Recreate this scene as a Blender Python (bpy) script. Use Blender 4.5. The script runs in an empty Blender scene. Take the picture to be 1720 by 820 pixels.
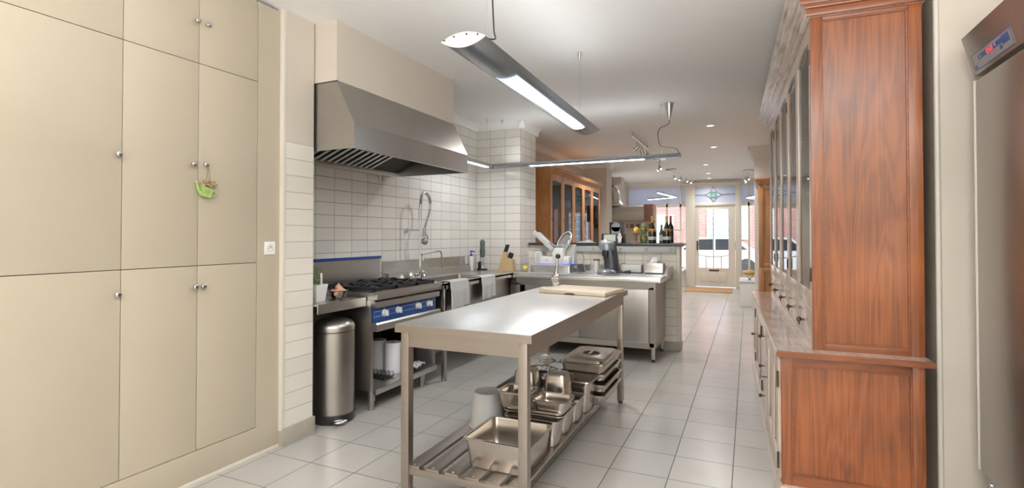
import bpy, bmesh, math, random
from mathutils import Vector, Matrix
random.seed(7)
PI = math.pi
C = bpy.context.scene.collection
sc = bpy.context.scene

# ---------------------------------------------------------------- camera, light, exposure
cam_d = bpy.data.cameras.new('camera')
cam = bpy.data.objects.new('camera', cam_d); C.objects.link(cam)
cam_d.sensor_width = 36.0
cam_d.lens = 36.0 * 875.19 / 1720.0
cam.location = (0, 0, 1.36)
cam.rotation_euler = (PI / 2 + math.radians(0.8), 0, 0.425538)
cam_d.shift_y = -(410 - 383.786) / 1720.0
cam_d.clip_start = 0.02; cam_d.clip_end = 200
sc.camera = cam

sc.view_settings.view_transform = 'Standard'
sc.view_settings.look = 'None'
sc.view_settings.exposure = 0.34
sc.view_settings.gamma = 1.0
sc.view_settings.use_curve_mapping = False
sc.cycles.use_denoising = True
sc.cycles.max_bounces = 10
sc.cycles.diffuse_bounces = 6
sc.cycles.glossy_bounces = 6
sc.cycles.transparent_max_bounces = 16
sc.cycles.sample_clamp_indirect = 6.0
sc.cycles.caustics_reflective = False
sc.cycles.caustics_refractive = False

W = bpy.data.worlds.new('sky'); sc.world = W; W.use_nodes = True
bg = W.node_tree.nodes['Background']
bg.inputs[0].default_value = (0.76, 0.87, 1.0, 1); bg.inputs[1].default_value = 3.0

def area(name, loc, rot, sx, sy, power, col=(1, 1, 1)):
    d = bpy.data.lights.new(name, 'AREA'); d.shape = 'RECTANGLE'; d.size = sx; d.size_y = sy
    d.energy = power; d.color = col
    o = bpy.data.objects.new(name, d); C.objects.link(o); o.location = loc; o.rotation_euler = rot
    return o
# added fill lights behind and beside the camera, then the sun for the street
area('rear_fill_light', (-0.6, -2.5, 1.45), (PI / 2, 0, 0), 3.9, 2.2, 15, (0.97, 0.98, 1.0))  # added fill light in front of the solid rear wall
area('added_ceiling_fill', (0.0, -0.7, 1.75), (PI, 0, 0), 3.0, 2.4, 230, (0.98, 0.98, 1.0))  # unseen light facing up, added to brighten the ceiling

area('side_fill_light', (1.70, 0.2, 1.6), (PI / 2 + math.radians(25), 0, PI / 2), 2.2, 1.6, 13, (1.0, 0.98, 0.95))  # added fill light from the right, no window in that wall
sun_d = bpy.data.lights.new('sun', 'SUN'); sun_d.energy = 3.5; sun_d.angle = 0.05
sun = bpy.data.objects.new('sun', sun_d); C.objects.link(sun)
sun.rotation_euler = (math.radians(50), 0, math.radians(35))

def spot(loc, power, col=(1, 0.98, 0.95), size=150):
    d = bpy.data.lights.new('downlight_and_fill', 'SPOT'); d.energy = power; d.color = col
    d.spot_size = math.radians(size); d.spot_blend = 1.0; d.shadow_soft_size = 0.06
    o = bpy.data.objects.new('downlight_and_fill', d); C.objects.link(o); o.location = loc
    return o

# ---------------------------------------------------------------- materials
def newmat(name):
    m = bpy.data.materials.new(name); m.use_nodes = True
    return m, m.node_tree, m.node_tree.nodes['Principled BSDF']
def N(nt, t, **kw):
    n = nt.nodes.new(t)
    for k, v in kw.items(): setattr(n, k, v)
    return n
def math_(nt, op, a, b=None):
    n = nt.nodes.new('ShaderNodeMath'); n.operation = op
    for i, v in enumerate((a, b)):
        if v is None: continue
        if isinstance(v, (int, float)): n.inputs[i].default_value = v
        else: nt.links.new(v, n.inputs[i])
    return n.outputs[0]
def ramp(nt, fac, stops):
    r = nt.nodes.new('ShaderNodeValToRGB')
    e = r.color_ramp.elements
    while len(e) < len(stops): e.new(0.5)
    for i, (p, c) in enumerate(stops):
        e[i].position = p; e[i].color = (*c, 1)
    nt.links.new(fac, r.inputs[0]); return r.outputs[0]
def plain(name, col, rough=0.5, metal=0.0, noise=0.0, nscale=8, coat=0.0, emit=None, es=0, spec=None, bump=0.0, bscale=60):
    m, nt, b = newmat(name)
    b.inputs['Base Color'].default_value = (*col, 1)
    b.inputs['Roughness'].default_value = rough; b.inputs['Metallic'].default_value = metal
    b.inputs['Coat Weight'].default_value = coat
    if spec is not None: b.inputs['Specular IOR Level'].default_value = spec
    if emit: b.inputs['Emission Color'].default_value = (*emit, 1); b.inputs['Emission Strength'].default_value = es
    tc = N(nt, 'ShaderNodeTexCoord')
    if noise:
        n = N(nt, 'ShaderNodeTexNoise'); n.inputs['Scale'].default_value = nscale; n.inputs['Detail'].default_value = 4
        nt.links.new(tc.outputs['Object'], n.inputs['Vector'])
        c0 = [max(0, x * (1 - noise)) for x in col]; c1 = [min(1, x * (1 + noise)) for x in col]
        nt.links.new(ramp(nt, n.outputs['Fac'], [(0.3, c0), (0.7, c1)]), b.inputs['Base Color'])
    if bump:
        n2 = N(nt, 'ShaderNodeTexNoise'); n2.inputs['Scale'].default_value = bscale
        nt.links.new(tc.outputs['Object'], n2.inputs['Vector'])
        bp = N(nt, 'ShaderNodeBump'); bp.inputs['Strength'].default_value = bump; bp.inputs['Distance'].default_value = 0.003
        nt.links.new(n2.outputs['Fac'], bp.inputs['Height']); nt.links.new(bp.outputs[0], b.inputs['Normal'])
    return m
def steel(name, col=(0.62, 0.59, 0.55), rough=0.3, streak=(2, 60, 60), amt=0.08, aniso=0.0):
    m, nt, b = newmat(name)
    b.inputs['Metallic'].default_value = 1.0
    tc = N(nt, 'ShaderNodeTexCoord'); mp = N(nt, 'ShaderNodeMapping'); mp.inputs['Scale'].default_value = streak
    n = N(nt, 'ShaderNodeTexNoise'); n.inputs['Scale'].default_value = 3; n.inputs['Detail'].default_value = 6
    nt.links.new(tc.outputs['Object'], mp.inputs[0]); nt.links.new(mp.outputs[0], n.inputs['Vector'])
    n2 = N(nt, 'ShaderNodeTexNoise'); n2.inputs['Scale'].default_value = 3.5; n2.inputs['Detail'].default_value = 3
    nt.links.new(tc.outputs['Object'], n2.inputs['Vector'])
    s = math_(nt, 'ADD', math_(nt, 'MULTIPLY', n.outputs['Fac'], 0.5), math_(nt, 'MULTIPLY', n2.outputs['Fac'], 0.5))
    nt.links.new(ramp(nt, s, [(0.3, [x * (1 - amt) for x in col]), (0.7, [min(1, x * (1 + amt)) for x in col])]), b.inputs['Base Color'])
    nt.links.new(math_(nt, 'ADD', math_(nt, 'MULTIPLY', s, 0.06), rough - 0.03), b.inputs['Roughness'])
    b.inputs['Anisotropic'].default_value = aniso
    return m
def tiles(name, col, grout, u, v, ou, ov, wu, wv, mortar=0.003, rough=0.12, var=0.04, soft=0.2, offset=0.0, bumpd=0.0015, coat=0.0, noise=0.03, bond=2):
    """grid of tiles on the plane spanned by world axes u, v"""
    m, nt, b = newmat(name)
    g = N(nt, 'ShaderNodeNewGeometry'); s = N(nt, 'ShaderNodeSeparateXYZ'); nt.links.new(g.outputs['Position'], s.inputs[0])
    cx = math_(nt, 'SUBTRACT', s.outputs['XYZ'.index(u)], ou - 60 * wu)
    cy = math_(nt, 'SUBTRACT', s.outputs['XYZ'.index(v)], ov - 60 * wv)
    cb = N(nt, 'ShaderNodeCombineXYZ'); nt.links.new(cx, cb.inputs[0]); nt.links.new(cy, cb.inputs[1])
    br = N(nt, 'ShaderNodeTexBrick', offset=offset, offset_frequency=bond, squash=1.0)
    br.inputs['Scale'].default_value = 1.0; br.inputs['Brick Width'].default_value = wu; br.inputs['Row Height'].default_value = wv
    br.inputs['Mortar Size'].default_value = mortar; br.inputs['Mortar Smooth'].default_value = soft; br.inputs['Bias'].default_value = 0
    br.inputs['Color1'].default_value = (*[x * (1 - var) for x in col], 1); br.inputs['Color2'].default_value = (*[min(1, x * (1 + var)) for x in col], 1)
    br.inputs['Mortar'].default_value = (*grout, 1)
    nt.links.new(cb.outputs[0], br.inputs['Vector'])
    nz = N(nt, 'ShaderNodeTexNoise'); nz.inputs['Scale'].default_value = 2.0; nz.inputs['Detail'].default_value = 5
    nt.links.new(g.outputs['Position'], nz.inputs['Vector'])
    mx = N(nt, 'ShaderNodeMix', data_type='RGBA', blend_type='MULTIPLY'); mx.inputs[0].default_value = 1.0
    nt.links.new(br.outputs['Color'], mx.inputs[6])
    nt.links.new(ramp(nt, nz.outputs['Fac'], [(0.3, (1 - noise,) * 3), (0.7, (1, 1, 1))]), mx.inputs[7])
    nt.links.new(mx.outputs[2], b.inputs['Base Color'])
    nt.links.new(math_(nt, 'ADD', math_(nt, 'MULTIPLY', br.outputs['Fac'], 0.5), rough), b.inputs['Roughness'])
    bp = N(nt, 'ShaderNodeBump'); bp.inputs['Strength'].default_value = 0.6; bp.inputs['Distance'].default_value = bumpd
    nt.links.new(math_(nt, 'SUBTRACT', 1.0, br.outputs['Fac']), bp.inputs['Height']); nt.links.new(bp.outputs[0], b.inputs['Normal'])
    b.inputs['Coat Weight'].default_value = coat
    return m
def wood(name, dark, light, scale=(9, 9, 0.8), rough=0.3, coat=0.5, coat_rough=0.18, knots=True, dist=2.2, coat_ior=1.5):
    m, nt, b = newmat(name)
    tc = N(nt, 'ShaderNodeTexCoord'); mp = N(nt, 'ShaderNodeMapping'); mp.inputs['Scale'].default_value = scale
    nt.links.new(tc.outputs['Object'], mp.inputs[0])
    n = N(nt, 'ShaderNodeTexNoise'); n.inputs['Scale'].default_value = 1.0; n.inputs['Detail'].default_value = 2.5; n.inputs['Distortion'].default_value = 0.6
    nt.links.new(mp.outputs[0], n.inputs['Vector'])
    rings = math_(nt, 'SINE', math_(nt, 'MULTIPLY', n.outputs['Fac'], 48.0))
    rings = math_(nt, 'ADD', math_(nt, 'MULTIPLY', rings, 0.5), 0.5)
    mp2 = N(nt, 'ShaderNodeMapping'); mp2.inputs['Scale'].default_value = [x * 14 if x > 2 else x * 3 for x in scale]
    nt.links.new(tc.outputs['Object'], mp2.inputs[0])
    f = N(nt, 'ShaderNodeTexNoise'); f.inputs['Scale'].default_value = 1.0; f.inputs['Detail'].default_value = 5
    nt.links.new(mp2.outputs[0], f.inputs['Vector'])
    big = N(nt, 'ShaderNodeTexNoise'); big.inputs['Scale'].default_value = dist; big.inputs['Detail'].default_value = 3
    nt.links.new(tc.outputs['Object'], big.inputs['Vector'])
    t = math_(nt, 'ADD', math_(nt, 'MULTIPLY', rings, 0.13), math_(nt, 'MULTIPLY', f.outputs['Fac'], 0.40))
    t = math_(nt, 'ADD', t, math_(nt, 'MULTIPLY', big.outputs['Fac'], 0.62))
    nt.links.new(ramp(nt, t, [(0.33, dark), (0.55, [(a + c) / 2 for a, c in zip(dark, light)]), (0.78, light)]), b.inputs['Base Color'])
    b.inputs['Roughness'].default_value = rough
    b.inputs['Coat Weight'].default_value = coat; b.inputs['Coat Roughness'].default_value = coat_rough; b.inputs['Coat IOR'].default_value = coat_ior
    bp = N(nt, 'ShaderNodeBump'); bp.inputs['Strength'].default_value = 0.25; bp.inputs['Distance'].default_value = 0.001
    nt.links.new(f.outputs['Fac'], bp.inputs['Height']); nt.links.new(bp.outputs[0], b.inputs['Normal'])
    return m
def thin_glass(name, tint=(1, 1, 1), refl=1.0):
    m = bpy.data.materials.new(name); m.use_nodes = True; nt = m.node_tree
    for n in list(nt.nodes): nt.nodes.remove(n)
    out = N(nt, 'ShaderNodeOutputMaterial'); mix = N(nt, 'ShaderNodeMixShader')
    tr = N(nt, 'ShaderNodeBsdfTransparent'); tr.inputs[0].default_value = (*tint, 1)
    gl = N(nt, 'ShaderNodeBsdfGlossy'); gl.inputs['Roughness'].default_value = 0.02
    fr = N(nt, 'ShaderNodeFresnel'); fr.inputs[0].default_value = 1.5
    nt.links.new(math_(nt, 'MULTIPLY', fr.outputs[0], refl), mix.inputs[0])
    nt.links.new(tr.outputs[0], mix.inputs[1]); nt.links.new(gl.outputs[0], mix.inputs[2]); nt.links.new(mix.outputs[0], out.inputs[0])
    return m

def frosted(name, col):
    m, nt, b = newmat(name)
    b.inputs['Base Color'].default_value = (*col, 1); b.inputs['Roughness'].default_value = 0.4
    tr = N(nt, 'ShaderNodeBsdfTranslucent'); tr.inputs[0].default_value = (*col, 1)
    mx = N(nt, 'ShaderNodeMixShader'); mx.inputs[0].default_value = 0.35
    out = nt.nodes['Material Output']; nt.links.new(b.outputs[0], mx.inputs[1]); nt.links.new(tr.outputs[0], mx.inputs[2]); nt.links.new(mx.outputs[0], out.inputs[0])
    return m
M = {}
M['cream'] = plain('cream_lacquer', (0.455, 0.405, 0.31), 0.36, noise=0.02, nscale=3)
M['cream_wall'] = plain('cream_wall_paint', (0.60, 0.55, 0.475), 0.6, noise=0.015, nscale=4)
M['white_paint'] = plain('ivory_gloss_paint', (0.66, 0.62, 0.55), 0.35)
M['ceiling'] = plain('ceiling_paint', (0.90, 0.895, 0.885), 0.75, noise=0.01, nscale=1)
M['pier'] = plain('taupe_wall_paint', (0.62, 0.56, 0.49), 0.6)
M['shopwhite'] = plain('white_wall_paint', (0.80, 0.77, 0.73), 0.6)
M['dark_gap'] = plain('dark_shadow_gap_backing', (0.10, 0.07, 0.04), 0.8)
tl_col, tl_gr = (0.82, 0.80, 0.755), (0.36, 0.33, 0.29)
M['tile_left'] = tiles('left_wall_tiles', tl_col, tl_gr, 'Y', 'Z', 3.296, 1.978, 0.218, 0.1098)
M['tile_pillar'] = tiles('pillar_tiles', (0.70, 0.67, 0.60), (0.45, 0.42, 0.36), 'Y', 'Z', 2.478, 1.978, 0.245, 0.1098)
M['tile_back'] = tiles('back_wall_tiles', tl_col, tl_gr, 'X', 'Z', -2.67, 1.978, 0.217, 0.1098)
M['tile_column'] = tiles('column_side_tiles', tl_col, tl_gr, 'Y', 'Z', 6.15, 1.978, 0.175, 0.1098)
M['tile_half'] = tiles('half_wall_tiles', (0.76, 0.72, 0.63), tl_gr, 'X', 'Z', -0.949, 1.054, 0.218, 0.1098)
M['tile_pillar_end'] = plain('pillar_end_tiles', (0.74, 0.70, 0.62), 0.2)
M['floor'] = tiles('floor_tiles', (0.49, 0.475, 0.445), (0.14, 0.155, 0.14), 'X', 'Y', -0.7473, 4.3653, 0.32932, 0.33375, mortar=0.0032, rough=0.22, var=0.03, noise=0.10)
M['skirt_tile'] = plain('grey_skirting_tile', (0.38, 0.35, 0.30), 0.4, noise=0.08)
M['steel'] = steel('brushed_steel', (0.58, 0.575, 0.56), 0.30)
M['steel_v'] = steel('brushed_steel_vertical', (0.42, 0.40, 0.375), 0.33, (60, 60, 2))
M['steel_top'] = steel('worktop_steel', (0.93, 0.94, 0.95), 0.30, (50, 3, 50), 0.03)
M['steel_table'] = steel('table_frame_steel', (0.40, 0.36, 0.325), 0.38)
M['steel_dull'] = steel('dull_hood_steel', (0.46, 0.44, 0.415), 0.38)
M['steel_pan'] = steel('pan_steel', (0.50, 0.46, 0.42), 0.24, (3, 3, 30), 0.06)
M['steel_fridge'] = steel('fridge_steel', (0.46, 0.43, 0.40), 0.30, (2, 2, 0.6), 0.05)
M['chrome'] = plain('chrome', (0.62, 0.63, 0.64), 0.10, 1.0)
M['dark_chrome'] = plain('aged_brass_dark', (0.12, 0.09, 0.07), 0.35, 0.9)
M['brass'] = plain('dull_brass', (0.42, 0.30, 0.14), 0.35, 1.0)
M['black'] = plain('black_plastic', (0.02, 0.02, 0.022), 0.35)
M['iron'] = plain('black_cast_iron', (0.018, 0.018, 0.02), 0.42, 0.0, bump=0.3)
M['rubber'] = plain('black_rubber', (0.03, 0.03, 0.03), 0.7)
M['blue'] = plain('blue_enamel', (0.016, 0.075, 0.30), 0.25)
M['knob_white'] = plain('pale_grey_plastic', (0.66, 0.68, 0.70), 0.35)
M['white'] = plain('white_plastic', (0.80, 0.80, 0.78), 0.35)
M['grey_plastic'] = plain('grey_plastic', (0.50, 0.50, 0.50), 0.5)
M['lgrey'] = plain('light_grey_enamel', (0.60, 0.62, 0.63), 0.3)
M['paper'] = plain('white_paper', (0.84, 0.85, 0.87), 0.9, bump=0.4, bscale=90)
M['card'] = plain('brown_cardboard', (0.40, 0.30, 0.20), 0.9)
M['towel'] = plain('pale_grey_towel', (0.50, 0.51, 0.51), 0.95, noise=0.05, nscale=40, bump=0.8, bscale=180)
M['teak'] = wood('orange_teak', (0.115, 0.028, 0.007), (0.36, 0.108, 0.026))
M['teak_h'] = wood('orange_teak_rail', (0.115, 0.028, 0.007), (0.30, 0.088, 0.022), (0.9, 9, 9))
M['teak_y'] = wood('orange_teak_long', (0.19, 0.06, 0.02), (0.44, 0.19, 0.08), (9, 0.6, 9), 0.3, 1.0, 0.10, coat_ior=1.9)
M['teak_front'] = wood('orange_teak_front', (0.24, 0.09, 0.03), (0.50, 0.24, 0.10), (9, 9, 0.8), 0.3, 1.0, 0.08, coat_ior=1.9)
M['bleached'] = wood('pale_teak_front', (0.44, 0.31, 0.22), (0.70, 0.60, 0.51), (9, 9, 0.8), 0.35, 0.8, 0.12)  # paler wood tone for the cabinet fronts and plinth
M['pale_teak_y'] = wood('pale_teak_ledge', (0.30, 0.21, 0.16), (0.72, 0.63, 0.56), (7, 1.2, 9), 0.3, 1.0, 0.15, dist=5)  # paler, patchy wood tone for the ledge and cornice
M['frost'] = frosted('frosted_transom_glass', (0.66, 0.70, 0.80))
M['cab_in'] = wood('cabinet_inside', (0.22, 0.10, 0.04), (0.40, 0.20, 0.09), coat=0.1)
M['oak'] = wood('far_cabinet_wood', (0.32, 0.125, 0.04), (0.60, 0.29, 0.11), (10, 10, 1), 0.4, 0.3)
M['board'] = wood('pale_beech', (0.58, 0.46, 0.33), (0.76, 0.66, 0.52), (0.9, 14, 14), 0.6, 0.0)
M['block'] = wood('knife_block_beech', (0.55, 0.37, 0.18), (0.74, 0.55, 0.31), (14, 14, 1), 0.5, 0.1)
M['glass'] = thin_glass('cabinet_glass', refl=1.0)
M['winglass'] = thin_glass('window_glass', refl=0.7)
M['slab'] = plain('dark_stone_slab', (0.05, 0.05, 0.055), 0.15, noise=0.2, nscale=30)
M['rail'] = plain('pale_blue_grey_trunking', (0.50, 0.53, 0.53), 0.4)
M['led'] = plain('lamp_diffuser', (0.9, 0.95, 1.0), 0.4, emit=(0.86, 0.93, 1.0), es=28.0)
M['led2'] = plain('strip_diffuser', (0.9, 0.95, 1.0), 0.4, emit=(0.88, 0.94, 1.0), es=12.0)
M['down'] = plain('downlight_lens', (0.9, 0.9, 0.9), 0.4, emit=(1, 0.95, 0.88), es=3.0)
M['lamp_alu'] = steel('lamp_aluminium', (0.36, 0.39, 0.43), 0.25, (40, 2, 40))
M['cream_cap'] = plain('cream_end_cap', (0.72, 0.62, 0.50), 0.5)
M['green'] = plain('lime_green_tin', (0.33, 0.47, 0.15), 0.5, noise=0.15, nscale=40)
M['leaf'] = plain('plant_leaf', (0.16, 0.30, 0.08), 0.5, noise=0.3, nscale=60)
M['dried'] = plain('dried_flowers', (0.45, 0.33, 0.20), 0.9, noise=0.3, nscale=150)
M['soil'] = plain('potting_soil', (0.10, 0.06, 0.05), 0.9)
M['egg'] = plain('brown_egg', (0.66, 0.36, 0.23), 0.5)
M['garlic'] = plain('pale_garlic', (0.78, 0.66, 0.52), 0.6)
M['clear'] = thin_glass('clear_plastic', (0.93, 0.94, 0.94), 2.0)
M['red'] = plain('red_plastic', (0.35, 0.03, 0.02), 0.4)
M['red_led'] = plain('red_led_digits', (0.8, 0.02, 0.02), 0.4, emit=(1, 0.05, 0.03), es=1.5)
M['panel_grey'] = plain('control_panel_film', (0.28, 0.27, 0.28), 0.35)
M['panel_blue'] = plain('control_panel_blue', (0.03, 0.10, 0.30), 0.3)
M['soapblue'] = plain('blue_pump_plastic', (0.02, 0.04, 0.45), 0.3)
M['lid_lilac'] = plain('lilac_plastic', (0.55, 0.55, 0.85), 0.4)
M['blue_sheet'] = plain('blue_plastic', (0.08, 0.22, 0.75), 0.4)
M['yellow'] = plain('lemon_yellow', (0.85, 0.62, 0.08), 0.5)
M['bottle'] = plain('dark_bottle_glass', (0.015, 0.018, 0.012), 0.06, coat=1.0)
M['gold'] = plain('gold_foil', (0.62, 0.38, 0.10), 0.35, 0.7, noise=0.2, nscale=60)
M['orange_label'] = plain('orange_label', (0.75, 0.36, 0.05), 0.5, noise=0.2, nscale=90)
M['silver_label'] = plain('silver_label', (0.62, 0.62, 0.62), 0.4)
M['screen'] = plain('grey_green_screen', (0.40, 0.43, 0.36), 0.2, emit=(0.55, 0.6, 0.5), es=0.25)
M['coffee_grey'] = plain('grey_metallic_plastic', (0.10, 0.105, 0.12), 0.3, 0.3)
M['coffee_lid'] = plain('silver_plastic', (0.30, 0.33, 0.36), 0.28, 0.4)
M['mat'] = plain('coir_mat', (0.50, 0.28, 0.14), 0.95, noise=0.15, nscale=50, bump=0.8, bscale=200)
M['door_paint'] = plain('ivory_door_paint', (0.74, 0.69, 0.61), 0.4)
M['lead'] = plain('lead_came', (0.30, 0.29, 0.27), 0.5)
M['stain_green'] = plain('green_stained_glass', (0.10, 0.30, 0.20), 0.2)
M['wicker'] = plain('golden_wicker', (0.55, 0.33, 0.10), 0.6, noise=0.3, nscale=80)
M['brick'] = tiles('red_brickwork', (0.46, 0.17, 0.13), (0.50, 0.45, 0.42), 'X', 'Z', 0, 0, 0.22, 0.07, mortar=0.008, rough=0.8, var=0.2, soft=0.1, offset=0.5, noise=0.1)
M['asphalt'] = plain('pale_street_paving', (0.42, 0.42, 0.42), 0.9, noise=0.1)
M['carpaint'] = plain('pale_silver_car_paint', (0.62, 0.63, 0.65), 0.35, coat=0.5)
M['house_pane'] = plain('pale_window_pane', (0.32, 0.38, 0.46), 0.1)
M['carglass'] = plain('dark_car_glass', (0.03, 0.035, 0.04), 0.05)
M['hoodtile'] = tiles('cream_tile_panel', (0.66, 0.58, 0.50), (0.45, 0.4, 0.35), 'X', 'Z', -2.9, 1.68, 0.10, 0.10)
M['brown_tile'] = plain('brown_accent_tile', (0.24, 0.14, 0.10), 0.3)
M['duct'] = plain('grey_duct_metal', (0.60, 0.57, 0.54), 0.35, 0.6)
M['old_brown'] = plain('brown_panel', (0.32, 0.17, 0.12), 0.5)
M['diffuser_glass'] = plain('lamp_side_glass', (0.55, 0.62, 0.68), 0.2, emit=(0.75, 0.85, 1.0), es=0.35)
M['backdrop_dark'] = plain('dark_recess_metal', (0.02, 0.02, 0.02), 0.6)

# ---------------------------------------------------------------- mesh builder
class MB:
    def __init__(self): self.v = []; self.f = []
    def add(self, vs, fs):
        o = len(self.v); self.v += [Vector(p) for p in vs]; self.f += [[i + o for i in f] for f in fs]
        return self
    def box(self, x0, y0, z0, x1, y1, z1, b=0.0, mat=None):
        bm = bmesh.new(); bmesh.ops.create_cube(bm, size=1)
        for v in bm.verts:
            v.co = Vector(((x0 + x1) / 2 + v.co.x * (x1 - x0), (y0 + y1) / 2 + v.co.y * (y1 - y0), (z0 + z1) / 2 + v.co.z * (z1 - z0)))
        if b: bmesh.ops.bevel(bm, geom=list(bm.edges), offset=min(b, 0.45 * min(abs(x1 - x0), abs(y1 - y0), abs(z1 - z0))), segments=2, affect='EDGES', profile=0.6)
        return self.frombm(bm, mat)
    def frombm(self, bm, mat=None):
        if mat is not None: bm.transform(mat)
        bmesh.ops.recalc_face_normals(bm, faces=bm.faces)
        bm.verts.index_update()
        self.add([v.co.copy() for v in bm.verts], [[v.index for v in f.verts] for f in bm.faces]); bm.free(); return self
    def xf(self, mat, since=0):
        for i in range(since, len(self.v)): self.v[i] = mat @ self.v[i]
        return self
    def cyl(self, p0, p1, r0, r1=None, seg=20, cap=True):
        p0, p1 = Vector(p0), Vector(p1); r1 = r0 if r1 is None else r1
        d = (p1 - p0).normalized(); a = d.orthogonal().normalized(); b = d.cross(a)
        vs = []
        for p, r in ((p0, r0), (p1, r1)):
            for i in range(seg):
                t = 2 * PI * i / seg; vs.append(p + a * (r * math.cos(t)) + b * (r * math.sin(t)))
        fs = [[i, (i + 1) % seg, seg + (i + 1) % seg, seg + i] for i in range(seg)]
        if cap: fs += [list(range(seg))[::-1], list(range(seg, 2 * seg))]
        return self.add(vs, fs)
    def tube(self, pts, r, seg=8, closed=False):
        pts = [Vector(p) for p in pts]; n = len(pts); rs = r if isinstance(r, (list, tuple)) else [r] * n
        vs = []; a = None
        for i, p in enumerate(pts):
            if closed: t = (pts[(i + 1) % n] - pts[i - 1]).normalized()
            else: t = (pts[min(i + 1, n - 1)] - pts[max(i - 1, 0)]).normalized()
            if a is None: a = t.orthogonal().normalized()
            a = (a - t * a.dot(t)).normalized(); b = t.cross(a)
            for k in range(seg):
                q = 2 * PI * k / seg; vs.append(p + (a * math.cos(q) + b * math.sin(q)) * rs[i])
        fs = []
        for i in range(n if closed else n - 1):
            j = (i + 1) % n
            for k in range(seg): fs.append([i * seg + k, i * seg + (k + 1) % seg, j * seg + (k + 1) % seg, j * seg + k])
        if not closed: fs += [list(range(seg))[::-1], [(n - 1) * seg + k for k in range(seg)]]
        return self.add(vs, fs)
    def lathe(self, prof, c=(0, 0, 0), seg=32, mat=None):
        vs = []; fs = []; n = len(prof); c = Vector(c)
        for r, z in prof:
            for k in range(seg):
                t = 2 * PI * k / seg; p = Vector((max(r, 1e-5) * math.cos(t), max(r, 1e-5) * math.sin(t), z))
                vs.append((mat @ p if mat is not None else p) + c)
        for i in range(n - 1):
            for k in range(seg): fs.append([i * seg + k, i * seg + (k + 1) % seg, (i + 1) * seg + (k + 1) % seg, (i + 1) * seg + k])
        return self.add(vs, fs)
    def sphere(self, c, r, seg=16, sx=1, sy=1, sz=1, mat=None):
        prof = [(math.sin(PI * i / (seg // 2)) , -math.cos(PI * i / (seg // 2))) for i in range(seg // 2 + 1)]
        vs0 = len(self.v); self.lathe([(a * r, b * r) for a, b in prof], (0, 0, 0), seg)
        for i in range(vs0, len(self.v)):
            p = Vector((self.v[i].x * sx, self.v[i].y * sy, self.v[i].z * sz))
            self.v[i] = (mat @ p if mat is not None else p) + Vector(c)
        return self
    def prism(self, poly, axis, a, b):
        """extrude a polygon of (p,q) along axis; the other two axes in xyz order"""
        def P(p, q, t):
            return {'x': (t, p, q), 'y': (p, t, q), 'z': (p, q, t)}[axis]
        n = len(poly)
        bm = bmesh.new()
        va = [bm.verts.new(P(p, q, a)) for p, q in poly]; vb = [bm.verts.new(P(p, q, b)) for p, q in poly]
        bm.faces.new(va); bm.faces.new(vb[::-1])
        for i in range(n): bm.faces.new([va[i], vb[i], vb[(i + 1) % n], va[(i + 1) % n]])
        return self.frombm(bm)
    def quad(self, a, b, c, d): return self.add([a, b, c, d], [[0, 1, 2, 3]])
    def build(self, name, mat, parent=None, loc=(0, 0, 0), rot=(0, 0, 0), world=False, smooth=True):
        me = bpy.data.meshes.new(name)
        vs = self.v
        if world:
            off = parent.location if parent is not None and parent.parent is None else (Vector(loc) if parent is None else parent.location + parent.parent.location)
            vs = [v - Vector(off) for v in vs]
        me.from_pydata([tuple(v) for v in vs], [], self.f); me.update()
        bm = bmesh.new(); bm.from_mesh(me); bmesh.ops.remove_doubles(bm, verts=bm.verts, dist=1e-5)
        bm.to_mesh(me); bm.free()
        if smooth:
            me.polygons.foreach_set('use_smooth', [True] * len(me.polygons)); me.set_sharp_from_angle(angle=math.radians(38))
        me.materials.append(mat)
        o = bpy.data.objects.new(name, me); C.objects.link(o)
        if parent is not None: o.parent = parent
        if not (world and parent is not None): o.location = loc; o.rotation_euler = rot
        return o
def box(*a, **k): return MB().box(*a, **k)
def tag(o, label, cat, group=None, kind=None):
    o['label'] = label; o['category'] = cat
    if group: o['group'] = group
    if kind: o['kind'] = kind
    return o
def thing(name, label, cat, loc=(0, 0, 0), rz=0, group=None):
    o = bpy.data.objects.new(name, None); o.empty_display_size = 0.05; C.objects.link(o)
    o.location = loc; o.rotation_euler = (0, 0, rz); return tag(o, label, cat, group)
def struct(name, mb, mat, loc=(0, 0, 0), parent=None, **k):
    o = mb.build(name, mat, parent, loc=loc, **k)
    if parent is None: o['kind'] = 'structure'
    return o
kids = lambda o: [c for c in bpy.data.objects if c.parent == o]
def copy_tree(o, parent=None):
    c = o.copy(); C.objects.link(c)
    if parent is not None: c.parent = parent
    for ch in kids(o): copy_tree(ch, c)
    return c
def rrect(x0, y0, x1, y1, r, n=5):
    pts = []
    for cx, cy, a0 in ((x1 - r, y0 + r, -PI / 2), (x1 - r, y1 - r, 0), (x0 + r, y1 - r, PI / 2), (x0 + r, y0 + r, PI)):
        for i in range(n + 1):
            t = a0 + PI / 2 * i / n; pts.append((cx + r * math.cos(t), cy + r * math.sin(t)))
    return pts
def loft(mb, loops, capend=True, closefirst=False):
    n = len(loops[0]); vs = [p for l in loops for p in l]; fs = []
    for i in range(len(loops) - 1):
        for k in range(n): fs.append([i * n + k, i * n + (k + 1) % n, (i + 1) * n + (k + 1) % n, (i + 1) * n + k])
    if capend: fs.append([(len(loops) - 1) * n + k for k in range(n)])
    if closefirst: fs.append(list(range(n))[::-1])
    return mb.add(vs, fs)
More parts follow.
